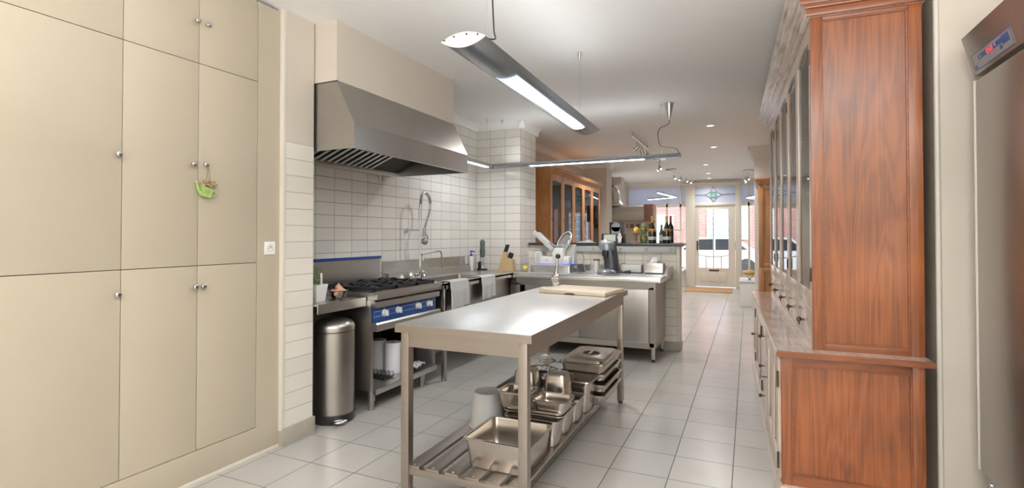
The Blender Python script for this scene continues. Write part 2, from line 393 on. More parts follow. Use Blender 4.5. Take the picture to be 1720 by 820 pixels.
def catmull(pts, n=8):
    pts = [Vector(p) for p in pts]; P = [pts[0]] + pts + [pts[-1]]; out = []
    for i in range(1, len(P) - 2):
        for k in range(n):
            t = k / n; a, b, c, d = P[i - 1], P[i], P[i + 1], P[i + 2]
            out.append(0.5 * ((2 * b) + (c - a) * t + (2 * a - 5 * b + 4 * c - d) * t * t + (-a + 3 * b - 3 * c + d) * t ** 3))
    out.append(pts[-1]); return out
def ss(x):  # clamp
    return max(0, min(1, x))

# ================================================================= ROOM
CZ = 2.84
struct('floor', box(-3.6, -2.7, -0.08, 1.95, 14.9, 0), M['floor'])
struct('ceiling', box(-3.6, -2.7, CZ, 1.95, 14.9, CZ + 0.1), M['ceiling'])
struct('wall_left_front', box(-3.5, -2.6, 0, -3.36, 2.5, CZ), M['cream_wall'])
struct('wall_left_tiled', box(-3.5, 2.5, 0, -3.30, 6.68, CZ), M['tile_left'])
struct('wall_left_shop', box(-3.5, 6.68, 0, -3.10, 14.75, CZ), M['pier'])
# tiled pillar between the built-in cupboard and the range alcove
pl = struct('wall_pillar', box(-3.30, 2.478, 1.978, -2.747, 2.722, CZ), M['cream_wall'])
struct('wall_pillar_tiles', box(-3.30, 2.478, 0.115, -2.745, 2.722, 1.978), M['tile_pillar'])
struct('trim_1', box(-2.80, 2.455, 0.10, -2.742, 2.482, CZ, b=0.004), M['white_paint'])
struct('baseboard_pillar', box(-3.3, 2.458, 0, -2.733, 2.735, 0.115, b=0.003), M['skirt_tile'])
# boxed soffit above the extractor hood
struct('wall_soffit', box(-3.30, 2.735, 2.425, -2.555, 4.29, CZ), M['cream_wall'])
# short tiled wall closing the alcove
struct('wall_back_stub', box(-3.30, 6.15, 0, -2.672, 6.68, CZ), M['tile_back'])
struct('wall_stub_side', box(-2.672, 6.152, 0, -2.668, 6.68, CZ), M['tile_column'])
struct('wall_rear', box(-3.5, -2.75, 0, 1.9, -2.6, CZ), M['cream_wall'])
struct('wall_right_rear', box(1.75, -2.6, 0, 1.9, 3.25, CZ), M['cream_wall'])
A = math.radians(1.74); E1 = Vector((-math.sin(A), math.cos(A), 0)); E2 = Vector((math.cos(A), math.sin(A), 0))
w = MB()
p0 = Vector((0.819, 3.1, 0)); p1 = p0 + E1 * 11.7
w.prism([(p0.x, p0.y), (1.9, 3.1), (1.9, 3.25), (p0.x + 0.15, 3.25), (p1.x + 0.15, p1.y), (p1.x, p1.y)], 'z', 0, CZ)
struct('wall_right', w, M['cream_wall'])
struct('trim_2', MB().cyl((0.826, 3.104, 0.0), (0.826, 3.104, CZ), 0.012), M['white_paint'])
# pier on the right, beyond the tall cabinets (its capital shows above them)
struct('wall_right_pier', box(0.10, 9.55, 0, 0.62, 9.95, CZ - 0.001), M['shopwhite'])
t = MB(); 
for k, (e, z0, z1) in enumerate(((0.03, 2.66, 2.70), (0.06, 2.70, 2.76), (0.10, 2.76, CZ))): t.box(0.10 - e, 9.55 - e, z0, 0.60, 9.95 + e, z1)
struct('trim_3', t, M['shopwhite'])
# pier on the left, behind the wall cabinet
struct('wall_left_pier', box(-3.10, 10.5, 0, -2.635, 10.95, CZ - 0.001), M['pier'])
def cove(name, x0, y0, x1, y1, out, s=0.09, zt=CZ, mat='ceiling'):
    """quarter-round cove from (x0,y0) to (x1,y1); out = unit vector into the room"""
    prof = [(0, -s * 1.05), (0.012, -s * 1.05)] + [(0.012 + (s - 0.012) * (1 - math.cos(a)), -s + s * math.sin(a)) for a in [PI / 2 * i / 6 for i in range(7)]] + [(s, 0), (0, 0)]
    pa = [Vector((x0 + out[0] * d, y0 + out[1] * d, zt + z)) for d, z in prof]
    pb = [Vector((x1 + out[0] * d, y1 + out[1] * d, zt + z)) for d, z in prof]
    mb = MB(); n = len(prof)
    mb.add(pa + pb, [[i, (i + 1) % n, n + (i + 1) % n, n + i] for i in range(n)] + [list(range(n)), list(range(n, 2 * n))[::-1]])
    return struct(name, mb, M[mat])
cove('trim_4', -3.30, 4.29, -3.30, 6.15, (1, 0)); cove('trim_5', -3.30, 6.15, -2.60, 6.15, (0, -1)); cove('trim_6', -2.67, 6.06, -2.67, 6.75, (1, 0), s=0.10)
cove('trim_7', -3.10, 6.7, -3.10, 10.5, (1, 0), s=0.11, mat='shopwhite')
cove('trim_8', -3.1, 10.5, -2.56, 10.5, (0, -1), s=0.08, mat='shopwhite'); cove('trim_9', -2.635, 10.44, -2.635, 11.0, (1, 0), s=0.08, mat='shopwhite')

# half-height tiled wall behind the steel counter
struct('wall_half', box(-2.668, 6.43, 0.105, -0.775, 6.59, 1.235), M['tile_half'])
struct('trim_10', box(-0.775, 6.425, 0.105, -0.735, 6.60, 1.235, b=0.006), M['white_paint'])
struct('baseboard_half', box(-2.66, 6.418, 0, -0.728, 6.602, 0.105, b=0.003), M['skirt_tile'])
tag(box(-2.66, 6.395, 1.236, -0.70, 6.80, 1.268, b=0.004).build('stone_ledge', M['slab'], loc=(-1.68, 6.6, 1.236), world=True),
    'dark polished stone ledge capping the half-height tiled wall', 'ledge')

# ================================================================= SHOP FRONT (far end)
FY = 14.7
wall = MB()
wall.box(-3.1, FY, 0, -1.53, FY + 0.12, 0.42); struct('wall_front_left', wall, M['shopwhite'])
struct('wall_front_right', box(-0.15, FY, 0, 0.60, FY + 0.12, 0.42), M['shopwhite'])
struct('wall_front_top', box(-3.1, FY + 0.02, 2.73, 0.6, FY + 0.12, CZ), M['shopwhite'])
t = MB()
t.box(-1.53, FY - 0.04, 0, -1.285, FY + 0.10, 2.72, b=0.01); t.box(-0.30, FY - 0.04, 0, -0.155, FY + 0.10, 2.72, b=0.01)
t.box(-1.285, FY - 0.03, 2.16, -0.30, FY + 0.10, 2.235, b=0.006); t.box(-1.285, FY - 0.02, 2.66, -0.30, FY + 0.1, 2.73)
t.box(-1.66, FY - 0.09, 2.715, -0.05, FY + 0.02, 2.755, b=0.008)
struct('trim_11', t, M['door_paint'])
d = bpy.data.objects.new('door_1', None); C.objects.link(d); d.location = (-0.79, FY, 0); d['kind'] = 'structure'
t = MB()
t.box(-1.28, FY, 0.02, -1.20, FY + 0.045, 2.155); t.box(-0.47, FY, 0.02, -0.305, FY + 0.045, 2.155)
t.box(-1.20, FY, 2.05, -0.47, FY + 0.045, 2.155); t.box(-1.20, FY, 0.02, -0.47, FY + 0.045, 0.50)
t.box(-0.85, FY + 0.005, 0.50, -0.82, FY + 0.04, 2.05)
pts = [(-1.20 + 0.73 * i / 12, 0.80 - 0.05 * (2 * i / 12 - 1) ** 2 - 0.0) for i in range(13)]
t.tube([(x, FY + 0.02, 0.80 - (0.80 - z) * -1) for x, z in pts], 0.014, 6)
for x in (-1.02, -0.65): t.box(x - 0.013, FY + 0.008, 0.50, x + 0.013, FY + 0.035, 0.80)
for x0 in (-1.17, -0.945, -0.72):   # raised panels below the glass
    t.box(x0, FY - 0.012, 0.13, x0 + 0.20, FY + 0.002, 0.40, b=0.01); t.box(x0 + 0.025, FY - 0.02, 0.155, x0 + 0.175, FY, 0.375, b=0.008)
t.build('door_leaf', M['door_paint'], d, world=True)
box(-1.20, FY + 0.02, 0.50, -0.47, FY + 0.026, 2.05).build('door_glass', M['winglass'], d, world=True)
h = MB(); h.box(-1.255, FY - 0.012, 0.98, -1.215, FY, 1.22, b=0.004); h.tube([(-1.235, FY - 0.01, 1.13), (-1.235, FY - 0.05, 1.13), (-1.15, FY - 0.055, 1.13)], 0.009)
h.build('door_handle', M['dark_chrome'], d, world=True)
box(-0.945, FY - 0.012, 0.425, -0.70, FY + 0.002, 0.465, b=0.004).build('letter_slot', M['dark_chrome'], d, world=True)
# transom with leaded diamond
wn = bpy.data.objects.new('window_1', None); C.objects.link(wn); wn.location = (-0.79, FY, 2.235); wn['kind'] = 'structure'
box(-1.285, FY + 0.02, 2.235, -0.30, FY + 0.026, 2.66).build('pane', M['frost'], wn, world=True)
t = MB(); cx, cz = -0.83, 2.445
def curve2(a, b, bulge):
    a, b = Vector(a), Vector(b); m = (a + b) / 2; c = Vector((cx, FY, cz)); d_ = (c - m).normalized() * bulge
    return catmull([a, m + d_, b], 6)
Tp, Bp, Lp, Rp = (cx, FY, 2.66), (cx, FY, 2.24), (cx - 0.21, FY, cz), (cx + 0.21, FY, cz)
for a, b in ((Tp, Lp), (Lp, Bp), (Bp, Rp), (Rp, Tp)): t.tube(curve2(a, b, 0.035), 0.011, 6)
t.tube([(-1.285, FY, cz), Lp], 0.010, 6); t.tube([Rp, (-0.30, FY, cz)], 0.010, 6)
t.build('leading', M['lead'], wn, world=True)
t = MB(); 
t.box(cx - 0.075, FY - 0.01, cz - 0.075, cx + 0.075, FY + 0.012, cz - 0.045); t.box(cx - 0.075, FY - 0.01, cz + 0.045, cx + 0.075, FY + 0.012, cz + 0.075)
t.box(cx - 0.075, FY - 0.01, cz - 0.045, cx - 0.045, FY + 0.012, cz + 0.045); t.box(cx + 0.045, FY - 0.01, cz - 0.045, cx + 0.075, FY + 0.012, cz + 0.045)
t.tube([(cx - 0.02, FY, cz - 0.03), (cx - 0.02, FY, cz + 0.02), (cx, FY, cz + 0.035), (cx + 0.02, FY, cz + 0.02), (cx + 0.02, FY, cz - 0.03)], 0.006, 6)
t.build('stained_square', M['stain_green'], wn, world=True)
def shopwin(name, x0, x1, mull):
    o = bpy.data.objects.new(name, None); C.objects.link(o); o.location = ((x0 + x1) / 2, FY, 0.42); o['kind'] = 'structure'
    f = MB()
    f.box(x0, FY - 0.02, 0.40, x1, FY + 0.09, 0.46, b=0.006); f.box(x0, FY, 2.14, x1, FY + 0.08, 2.22); f.box(x0, FY, 2.68, x1, FY + 0.08, 2.74)
    for x in mull: f.box(x - 0.025, FY, 0.42, x + 0.025, FY + 0.07, 2.70)
    f.build('window_frame', M['door_paint'], o, world=True)
    box(x0, FY + 0.03, 0.44, x1, FY + 0.036, 2.16).build('pane', M['winglass'], o, world=True)
    box(x0, FY + 0.03, 2.20, x1, FY + 0.036, 2.70).build('upper_pane', M['frost'], o, world=True)
shopwin('window_2', -3.1, -1.53, [-3.07, -2.02, -1.66]); shopwin('window_3', -0.155, 0.55, [0.02, 0.50])
struct('trim_12', box(-3.1, FY - 0.35, 0.40, -1.55, FY, 0.44, b=0.008), M['shopwhite'])
tag(box(-1.44, 13.35, 0.0, -0.36, 14.45, 0.018, b=0.004).build('doormat', M['mat'], loc=(-0.9, 13.9, 0), world=True), 'brown coir doormat lying inside the glazed shop door', 'doormat')

# ---- the street outside
tag(box(-16, 14.95, -0.14, 14, 26, -0.06).build('street', M['asphalt'], loc=(0, 20, -0.14), world=True), 'pale paved street outside the shop door', 'street')
bo = thing('brick_house', 'red brick house with white-framed windows across the street', 'house', (0, 24, 0))
wb = MB(); wb.box(-14, 24, -0.06, 12, 26, 7); wb.build('wall', M['brick'], bo, world=True)
for (x0, x1, z0, z1) in ((-1.62, 0.0, 1.2, 2.55), (-4.3, -3.0, 0.4, 2.3), (-6.9, -5.3, 0.4, 2.3), (1.6, 2.9, 0.6, 2.4), (-9.5, -8.2, 0.4, 2.3), (-1.6, 0, 4.3, 5.8), (-4.3, -3.0, 4.3, 5.8)):
    f = MB(); f.box(x0, 23.94, z0, x1, 24.0, z1)
    fr = f.build('window', M['white'], bo, world=True)
    g = MB(); nx, nz = 5, 5
    for i in range(nx):
        for j in range(nz):
            ww, hh = (x1 - x0 - 0.1) / nx, (z1 - z0 - 0.1) / nz
            g.box(x0 + 0.05 + i * ww + 0.03, 23.92, z0 + 0.05 + j * hh + 0.03, x0 + 0.05 + (i + 1) * ww - 0.03, 23.95, z0 + 0.05 + (j + 1) * hh - 0.03)
    g.build('pane', M['house_pane'], fr, world=True)
car = thing('car', 'pale silver car parked outside beyond the shop door glass', 'car', (-1.35, 21.2, -0.06))
prof = [(-2.1, 0.25), (-2.1, 0.62), (-1.9, 0.78), (-1.0, 0.86), (-0.45, 1.35), (0.9, 1.38), (1.5, 0.92), (2.05, 0.85), (2.1, 0.55), (2.1, 0.25)]
MB().prism(prof, 'y', -0.82, 0.82).build('body', M['carpaint'], car)
g = MB(); g.prism([(-0.88, 0.90), (-0.42, 1.28), (0.18, 1.30), (0.18, 0.90)], 'y', -0.835, 0.835); g.prism([(0.26, 0.90), (0.26, 1.30), (0.84, 1.30), (1.32, 0.92)], 'y', -0.835, 0.835)
g.build('side_windows', M['carglass'], car)
for x in (-1.3, 1.3):
    for s in (-1, 1):
        wmb = MB().cyl((x, s * 0.70, 0.30), (x, s * 0.85, 0.30), 0.30, seg=24); wmb.build('wheel', M['rubber'], car)

# ================================================================= BUILT-IN CUPBOARD (left)
cup = thing('built_in_cupboard', 'floor-to-ceiling cream built-in cupboard with flush doors on the left wall', 'cupboard', (-2.77, 1.2, 0))
XF = -2.77
t = MB()
t.box(-3.36, -1.4, 0.0, XF - 0.022, 2.46, 2.82)
t.build('carcass', M['dark_gap'], cup, world=True)
t = MB(); t.box(-2.795, -1.4, 0.0, XF, 2.458, 0.176, b=0.001); t.box(-2.795, 2.2875, 0.176, XF, 2.458, CZ - 0.02)
t.build('fixed_panel', M['cream'], cup, world=True)
t = MB(); t.box(-2.83, -1.4, 2.785, XF - 0.016, 2.2875, CZ); t.build('top_filler', M['cream'], cup, world=True)
t = MB(); t.box(XF - 0.001, -1.4, 0, XF + 0.008, 2.455, 0.020, b=0.003); t.build('skirting_bead', M['white_paint'], cup, world=True)
cols = [(-1.4, -0.5), (-0.5, 0.40), (0.40, 1.520), (1.520, 1.905), (1.905, 2.2855)]
rows = [(0.178, 1.194), (1.194, 2.317), (2.317, 2.782)]
kn = {(2, 0): [(1.498, 1.077)], (2, 1): [(1.497, 1.753)], (3, 0): [(1.885, 1.079)], (3, 1): [(1.869, 1.751)], (3, 2): [(1.884, 2.544)],
      (4, 0): [(1.930, 1.078)], (4, 1): [(1.940, 1.757)], (4, 2): [(1.947, 2.544)]}
def knob_mb(x, y, z):
    m = MB(); R = Matrix.Rotation(PI / 2, 4, 'Y')
    m.lathe([(0, 0), (0.006, 0), (0.006, 0.012), (0.0135, 0.014), (0.0145, 0.019), (0.0135, 0.026), (0.009, 0.029), (0, 0.029)], (x, y, z), 16, R)
    return m
for i, (y0, y1) in enumerate(cols):
    for j, (z0, z1) in enumerate(rows):
        g_ = 0.0018
        dr = box(XF - 0.02, y0 + g_, z0 + g_, XF, y1 - g_, z1 - g_, b=0.001).build('door', M['cream'], cup, world=True)
        for (ky, kz) in kn.get((i, j), []):
            knob_mb(XF, ky, kz).build('knob', M['chrome'], dr, world=True)
# socket in the fixed panel
so = thing('wall_socket', 'white wall socket beside the cream cupboard doors', 'socket', (XF, 2.378, 1.28))
box(-2.77, 2.339, 1.240, -2.761, 2.417, 1.322, b=0.003).build('cover_plate', M['white'], so, world=True)
m = MB(); m.lathe([(0.024, 0), (0.024, 0.002), (0.019, 0.002), (0.019, -0.001), (0, -0.001)], (-2.761, 2.378, 1.281), 20, Matrix.Rotation(PI / 2, 4, 'Y')); m.build('socket_well', M['lgrey'], so, world=True)
m = MB(); 
for dy, dz in ((-0.009, 0), (0.009, 0)): m.cyl((-2.7600, 2.378 + dy, 1.281 + dz), (-2.7595, 2.378 + dy, 1.281 + dz), 0.003, seg=8)
m.cyl((-2.762, 2.378, 1.290), (-2.752, 2.378, 1.290), 0.0025, seg=8)
m.build('pin_hole', M['black'], so, world=True)
# watering-can ornament hanging from a knob
wc = thing('hanging_ornament', 'small lime green tin watering can with dried flowers hanging from a cupboard knob', 'ornament', (-2.752, 1.930, 1.575))
m = MB(); R0 = Matrix.Rotation(math.radians(-14), 4, 'X'); 
m.prism([(-0.036, 0.058), (0.036, 0.050), (0.026, 0.0), (-0.020, 0.0)], 'x', -0.014, 0.014)
m.tube([(0, -0.024, 0.012), (0, -0.045, 0.034), (0, -0.058, 0.062)], [0.009, 0.007, 0.005], 8); m.sphere((0, -0.060, 0.066), 0.009, 8)
m.tube(catmull([(0, 0.032, 0.042), (0, 0.056, 0.044), (0, 0.058, 0.022), (0, 0.028, 0.010)], 5), 0.0035, 6)
m.build('tin_can', M['green'], wc)
m = MB()
for k in range(46):
    m.sphere((random.uniform(-0.014, 0.016), random.uniform(-0.036, 0.046), 0.062 + random.uniform(0, 0.042) * (1 - abs(random.uniform(-.5, .5)))), random.uniform(0.005, 0.010), 8)
m.build('dried_flowers', M['dried'], wc)
m = MB(); m.tube([(0, -0.008, 0.09), (0.008, -0.018, 0.150), (0.010, -0.030, 0.184)], 0.0009, 5); m.tube([(0, 0.014, 0.09), (0.008, -0.010, 0.150), (0.010, -0.030, 0.184)], 0.0009, 5)
m.build('hanging_string', M['dark_chrome'], wc)
m = MB()
for q in range(3): m.box(0.0142, -0.014 + q * 0.002, 0.020 + q * 0.009, 0.0150, 0.014, 0.0225 + q * 0.009)
m.build('lettering_mark', M['leaf'], wc)

wc.rotation_euler = (math.radians(-12), 0, 0)
# ================================================================= EXTRACTOR HOOD
hd = thing('extractor_hood', 'large stainless steel extractor hood over the gas range', 'extractor hood', (-2.9, 3.5, 1.95))
Y0, Y1 = 2.738, 4.285
XB = -3.298
sh = MB()
outer = [(-2.55, 2.415), (-2.40, 2.118), (-2.40, 1.950)]
# front skin with thickness
th = 0.004
sh.prism([(-2.55, 2.422), (-2.40, 2.118), (-2.40, 1.95), (-2.404, 1.95), (-2.404, 2.116), (-2.555, 2.418)], 'y', Y0, Y1)
sh.box(XB, Y0, 2.416, -2.55, Y1, 2.422)
for (a, b) in ((Y0, Y0 + 0.005), (Y1 - 0.005, Y1)):
    sh.prism([(XB, 1.95), (-2.404, 1.95), (-2.404, 2.118), (-2.553, 2.42), (XB, 2.42)], 'y', a, b)
sh.build('shell', M['steel_dull'], hd, world=True, smooth=False)
sh = MB(); sh.box(XB + 0.001, Y0 + 0.005, 1.945, -3.20, Y1 - 0.005, 2.0, b=0.004)
box(-2.43, Y0 + 0.006, 1.951, -2.405, Y1 - 0.006, 1.958).build('front_lip', M['steel'], hd, world=True)
sh.build('grease_channel', M['steel'], hd, world=True)
# baffle filters leaning from the channel up to the front
for k in range(4):
    ya = Y0 + 0.01 + k * 0.383; yb = ya + 0.375
    if k == 3: 
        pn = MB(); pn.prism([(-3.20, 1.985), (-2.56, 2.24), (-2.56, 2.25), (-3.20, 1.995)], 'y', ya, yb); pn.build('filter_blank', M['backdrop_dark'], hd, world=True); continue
    fb = MB()
    n = 5
    for i in range(n):
        y = ya + (i + 0.5) * (yb - ya) / n
        fb.prism([(-3.195, 1.975), (-2.56, 2.225), (-2.56, 2.245), (-3.195, 1.995)], 'y', y - 0.016, y + 0.016)
    f = fb.build('baffle_filter', M['steel'], hd, world=True)
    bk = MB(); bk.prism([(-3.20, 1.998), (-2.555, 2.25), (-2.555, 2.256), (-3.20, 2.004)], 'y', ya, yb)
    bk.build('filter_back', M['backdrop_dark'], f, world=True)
m = MB(); m.cyl((-3.24, 4.06, 1.945), (-3.24, 4.06, 1.89), 0.014); m.cyl((-3.24, 4.06, 1.905), (-3.19, 4.06, 1.905), 0.008); m.build('drain_tap', M['steel'], hd, world=True)

# ================================================================= GAS RANGE
st = thing('gas_range', 'stainless steel gas range with blue control panel and open lower shelf', 'stove', (-2.95, 3.68, 0))
SY0, SY1 = 3.225, 4.140
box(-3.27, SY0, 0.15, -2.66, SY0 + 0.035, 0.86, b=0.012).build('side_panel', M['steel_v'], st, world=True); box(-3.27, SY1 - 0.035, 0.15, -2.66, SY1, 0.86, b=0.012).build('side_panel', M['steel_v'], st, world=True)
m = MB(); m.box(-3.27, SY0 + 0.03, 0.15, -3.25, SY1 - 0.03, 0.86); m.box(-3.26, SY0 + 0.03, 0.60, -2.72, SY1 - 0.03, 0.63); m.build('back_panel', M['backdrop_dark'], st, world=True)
m = MB(); m.box(-3.25, SY0 + 0.03, 0.15, -2.64, SY1 - 0.03, 0.168); m.box(-2.645, SY0 + 0.025, 0.125, -2.625, SY1 - 0.025, 0.170, b=0.003); m.build('lower_shelf', M['steel'], st, world=True)
m = MB(); m.prism([(-2.66, 0.80), (-2.615, 0.80), (-2.615, 0.845), (-2.66, 0.875), (-2.70, 0.875), (-2.70, 0.62), (-2.60, 0.62), (-2.60, 0.672), (-2.615, 0.685), (-2.66, 0.685)], 'y', SY0 + 0.002, SY1 - 0.002)
m.build('front_frame', M['steel'], st, world=True, smooth=False)
bp_ = box(-2.664, SY0 + 0.02, 0.686, -2.650, SY1 - 0.02, 0.800).build('control_panel', M['blue'], st, world=True)
m = MB()
for z in (0.725, 0.765): m.box(-2.650, SY0 + 0.02, z, -2.6492, SY1 - 0.02, z + 0.0025)
for y in (3.375, 3.551, 3.835, 4.009): m.box(-2.650, y - 0.0018, 0.785, -2.649, y + 0.0018, 0.797)
m.build('panel_marking', M['lgrey'], bp_, world=True)
for y in (3.375, 3.551, 3.835, 4.009):
    R = Matrix.Rotation(PI / 2, 4, 'Y')
    k = MB(); k.lathe([(0.030, 0), (0.030, 0.008), (0.024, 0.010), (0.022, 0.030), (0, 0.030)], (-2.650, y, 0.745), 24, R); k.box(-2.622, y - 0.006, 0.722, -2.608, y + 0.006, 0.768, b=0.003)
    kk = k.build('control_knob', M['knob_white'], st, world=True)
# hob
m = MB(); m.box(-3.25, SY0 + 0.005, 0.862, -2.615, SY1 + 0.005, 0.918, b=0.006); m.prism([(-2.62, 0.862), (-2.60, 0.865), (-2.592, 0.90), (-2.60, 0.925), (-2.63, 0.925), (-2.63, 0.862)], 'y', SY0 + 0.0, SY1 + 0.012)
m.build('hob_top', M['steel'], st, world=True)
m = box(-3.22, SY0 + 0.03, 0.919, -2.65, SY1 - 0.02, 0.923).build('drip_tray', M['iron'], st, world=True)
for ix in range(2):
    for iy in range(3):
        cxx = -3.075 + ix * 0.285; cyy = SY0 + 0.175 + iy * 0.292
        m = MB(); a, b = 0.132, 0.138
        for (x0, y0, x1, y1) in ((-a, -b, a, -b + .014), (-a, b - .014, a, b), (-a, -b, -a + .014, b), (a - .014, -b, a, b)):
            m.box(cxx + x0, cyy + y0, 0.930, cxx + x1, cyy + y1, 0.950, b=0.002)
        for q in range(4):
            t_ = PI / 4 + q * PI / 2; dx, dy = math.cos(t_), math.sin(t_)
            for (dx, dy) in ((math.cos(q * PI / 2), math.sin(q * PI / 2)),):
                m.tube([(cxx + dx * 0.13, cyy + dy * 0.13, 0.943), (cxx + dx * 0.075, cyy + dy * 0.075, 0.962), (cxx + dx * 0.035, cyy + dy * 0.035, 0.956)], 0.008, 6)
        for sx in (-1, 1):
            for sy in (-1, 1): m.box(cxx + sx * 0.12 - 0.008, cyy + sy * 0.125 - 0.008, 0.922, cxx + sx * 0.12 + 0.008, cyy + sy * 0.125 + 0.008, 0.935)
        m.build('pan_grate', M['iron'], st, world=True)
        m = MB(); m.lathe([(0, 0.923), (0.062, 0.923), (0.055, 0.938), (0.040, 0.941), (0.036, 0.950), (0.030, 0.953), (0, 0.953)], (cxx, cyy, 0), 24)
        m.build('burner', M['iron'], st, world=True)
m = MB(); m.box(-3.285, SY0 + 0.02, 0.90, -3.262, SY1 - 0.05, 1.140); m.box(-3.262, SY0 + 0.02, 0.915, -3.25, SY1 - 0.05, 0.94); m.build('splashback', M['steel'], st, world=True)
m = MB(); m.box(-3.29, SY0 + 0.02, 1.140, -3.245, SY1 - 0.05, 1.165, b=0.004)
m.build('splashback_cap', M['blue'], st, world=True)
for x in (-2.69, -3.2):
    for y in (SY0 + 0.045, SY1 - 0.18 if x > -3 else SY1 - 0.1):
        m = MB(); m.lathe([(0.0, 0.0), (0.022, 0.0), (0.024, 0.06), (0.030, 0.07), (0.030, 0.15), (0, 0.15)], (x, y, 0), 20); m.build('leg', M['steel_v'], st, world=True)

def roll(loc, label, tilt=0):
    r = thing('paper_towel_roll', label, 'paper towel roll', loc, 0, 'paper towel rolls under the range')
    m = MB(); m.lathe([(0.022, 0), (0.072, 0), (0.072, 0.262), (0.022, 0.262)], (0, 0, 0), 36); m.build('paper', M['paper'], r)
    m = MB(); m.lathe([(0.019, 0.001), (0.0218, 0.001), (0.0218, 0.2635), (0.019, 0.2635), (0.019, 0.001)], (0, 0, 0), 24); m.build('core', M['card'], r)
    return r
roll((-2.84, 3.735, 0.168), 'white paper towel roll standing at the front of the range shelf')
roll((-3.03, 3.775, 0.168), 'white paper towel roll half hidden behind another on the range shelf')
rk = MB()
for i in range(6): rk.tube([(-2.95 + 0.0 * i, 3.50 + 0.022 * i, 0.172), (-2.74, 3.50 + 0.022 * i, 0.172)], 0.0035, 6)
for i in range(6): rk.tube([(-2.95 + 0.042 * i, 3.49, 0.178 ), (-2.95 + 0.042 * i, 3.62, 0.178)], 0.0035, 6)
for i in range(6): rk.tube([(-2.95 + 0.042 * i, 3.49, 0.176), (-2.95 + 0.042 * i, 3.50, 0.215), (-2.95 + 0.042 * i, 3.61, 0.215), (-2.95 + 0.042 * i, 3.62, 0.176)], 0.003, 6)
tag(rk.build('wire_rack', M['iron'], loc=(-2.85, 3.55, 0.168), world=True), 'small black wire rack on the range shelf beside the paper rolls', 'rack')
cl = MB()
g = [[None] * 13 for _ in range(9)]; idx = []
for i in range(9):
    for j in range(13):
        x = -2.80 + i * 0.016; y = 3.84 + j * 0.013
        cl.v.append(Vector((x, y, 0.185 + 0.018 * math.sin(i * 1.3 + j * 0.5) * math.sin(j * 0.9) + 0.012)))
for i in range(8):
    for j in range(12): cl.f.append([i * 13 + j, i * 13 + j + 1, (i + 1) * 13 + j + 1, (i + 1) * 13 + j])
o = cl.build('dish_cloth', M['towel'], loc=(-2.72, 3.9, 0.17), world=True); md = o.modifiers.new('thickness', 'SOLIDIFY'); md.thickness = 0.012
tag(o, 'crumpled white cloth lying on the range shelf right of the paper rolls', 'cloth')
tr = MB(); tr.box(-3.18, 3.86, 0.169, -2.86, 4.09, 0.30, b=0.02); tr.tube([(-2.84, 3.90, 0.24), (-2.83, 3.90, 0.26), (-2.83, 4.05, 0.26), (-2.84, 4.05, 0.24)], 0.006)
tag(tr.build('lidded_roasting_pot', M['iron'], loc=(-3.0, 3.97, 0.168), world=True), 'black roasting pot in the dark right end of the range shelf', 'pot')

# side shelf left of the range
ss_ = thing('side_shelf', 'short stainless steel wall shelf between the tiled pillar and the range', 'shelf', (-2.98, 2.97, 0.815))
m = MB(); m.box(-3.295, 2.724, 0.868, -2.705, 3.218, 0.882, b=0.002); m.box(-2.712, 2.724, 0.815, -2.700, 3.218, 0.882, b=0.002); m.box(-3.295, 3.206, 0.815, -2.71, 3.218, 0.87)
m.build('top', M['steel'], ss_, world=True)
m = MB(); m.prism([(-3.295, 0.60), (-3.295, 0.868), (-2.80, 0.868)], 'y', 2.95, 2.955); m.build('bracket', M['steel'], ss_, world=True)
# plant pot
pt = thing('potted_herb', 'white square pot with a green herb on the steel side shelf', 'potted plant', (-2.862, 2.875, 0.882))
m = MB(); loft(m, [[Vector((x, y, 0)) for x, y in rrect(-.042, -.042, .042, .042, .01)], [Vector((x, y, 0.125)) for x, y in rrect(-.058, -.058, .058, .058, .012)], [Vector((x, y, 0.125)) for x, y in rrect(-.053, -.053, .053, .053, .01)], [Vector((x, y, 0.105)) for x, y in rrect(-.05, -.05, .05, .05, .01)]], True, True)
m.build('pot', M['white'], pt)
m = MB(); m.prism(rrect(-.049, -.049, .049, .049, .01), 'z', 0.10, 0.112); m.build('soil', M['soil'], pt)
m = MB()
for k in range(70):
    a = random.uniform(0, 2 * PI); r_ = random.uniform(0.0, 0.045); z = random.uniform(0.12, 0.26); a2 = random.uniform(0, 2 * PI)
    c = Vector((r_ * math.cos(a) - 0.01, r_ * math.sin(a) - 0.015, z)); u = Vector((math.cos(a2), math.sin(a2), random.uniform(-.3, .6))).normalized() * 0.016; v = Vector((-math.sin(a2), math.cos(a2), random.uniform(-.2, .4))).normalized() * 0.008
    m.add([c - u, c - v, c + u + Vector((0, 0, .003)), c + v], [[0, 1, 2, 3]])
for k in range(6): m.tube([(random.uniform(-.02, .02), random.uniform(-.02, .02), 0.11), (random.uniform(-.03, .03), random.uniform(-.03, .02), 0.24)], 0.0015, 5)
m.build('foliage', M['leaf'], pt)
m = MB(); m.box(0.018, 0.012, 0.10, 0.021, 0.032, 0.205, b=0.001); m.build('plant_tag', M['white'], pt)
eb = thing('glass_egg_bowl', 'clear glass bowl of eggs and garlic on the steel side shelf', 'bowl', (-2.845, 3.075, 0.882))
m = MB(); m.lathe([(0, 0), (0.045, 0), (0.058, 0.02), (0.070, 0.055), (0.078, 0.06), (0.076, 0.063), (0.066, 0.058), (0.054, 0.024), (0.042, 0.005), (0, 0.005)], seg=20); m.build('bowl', M['clear'], eb)
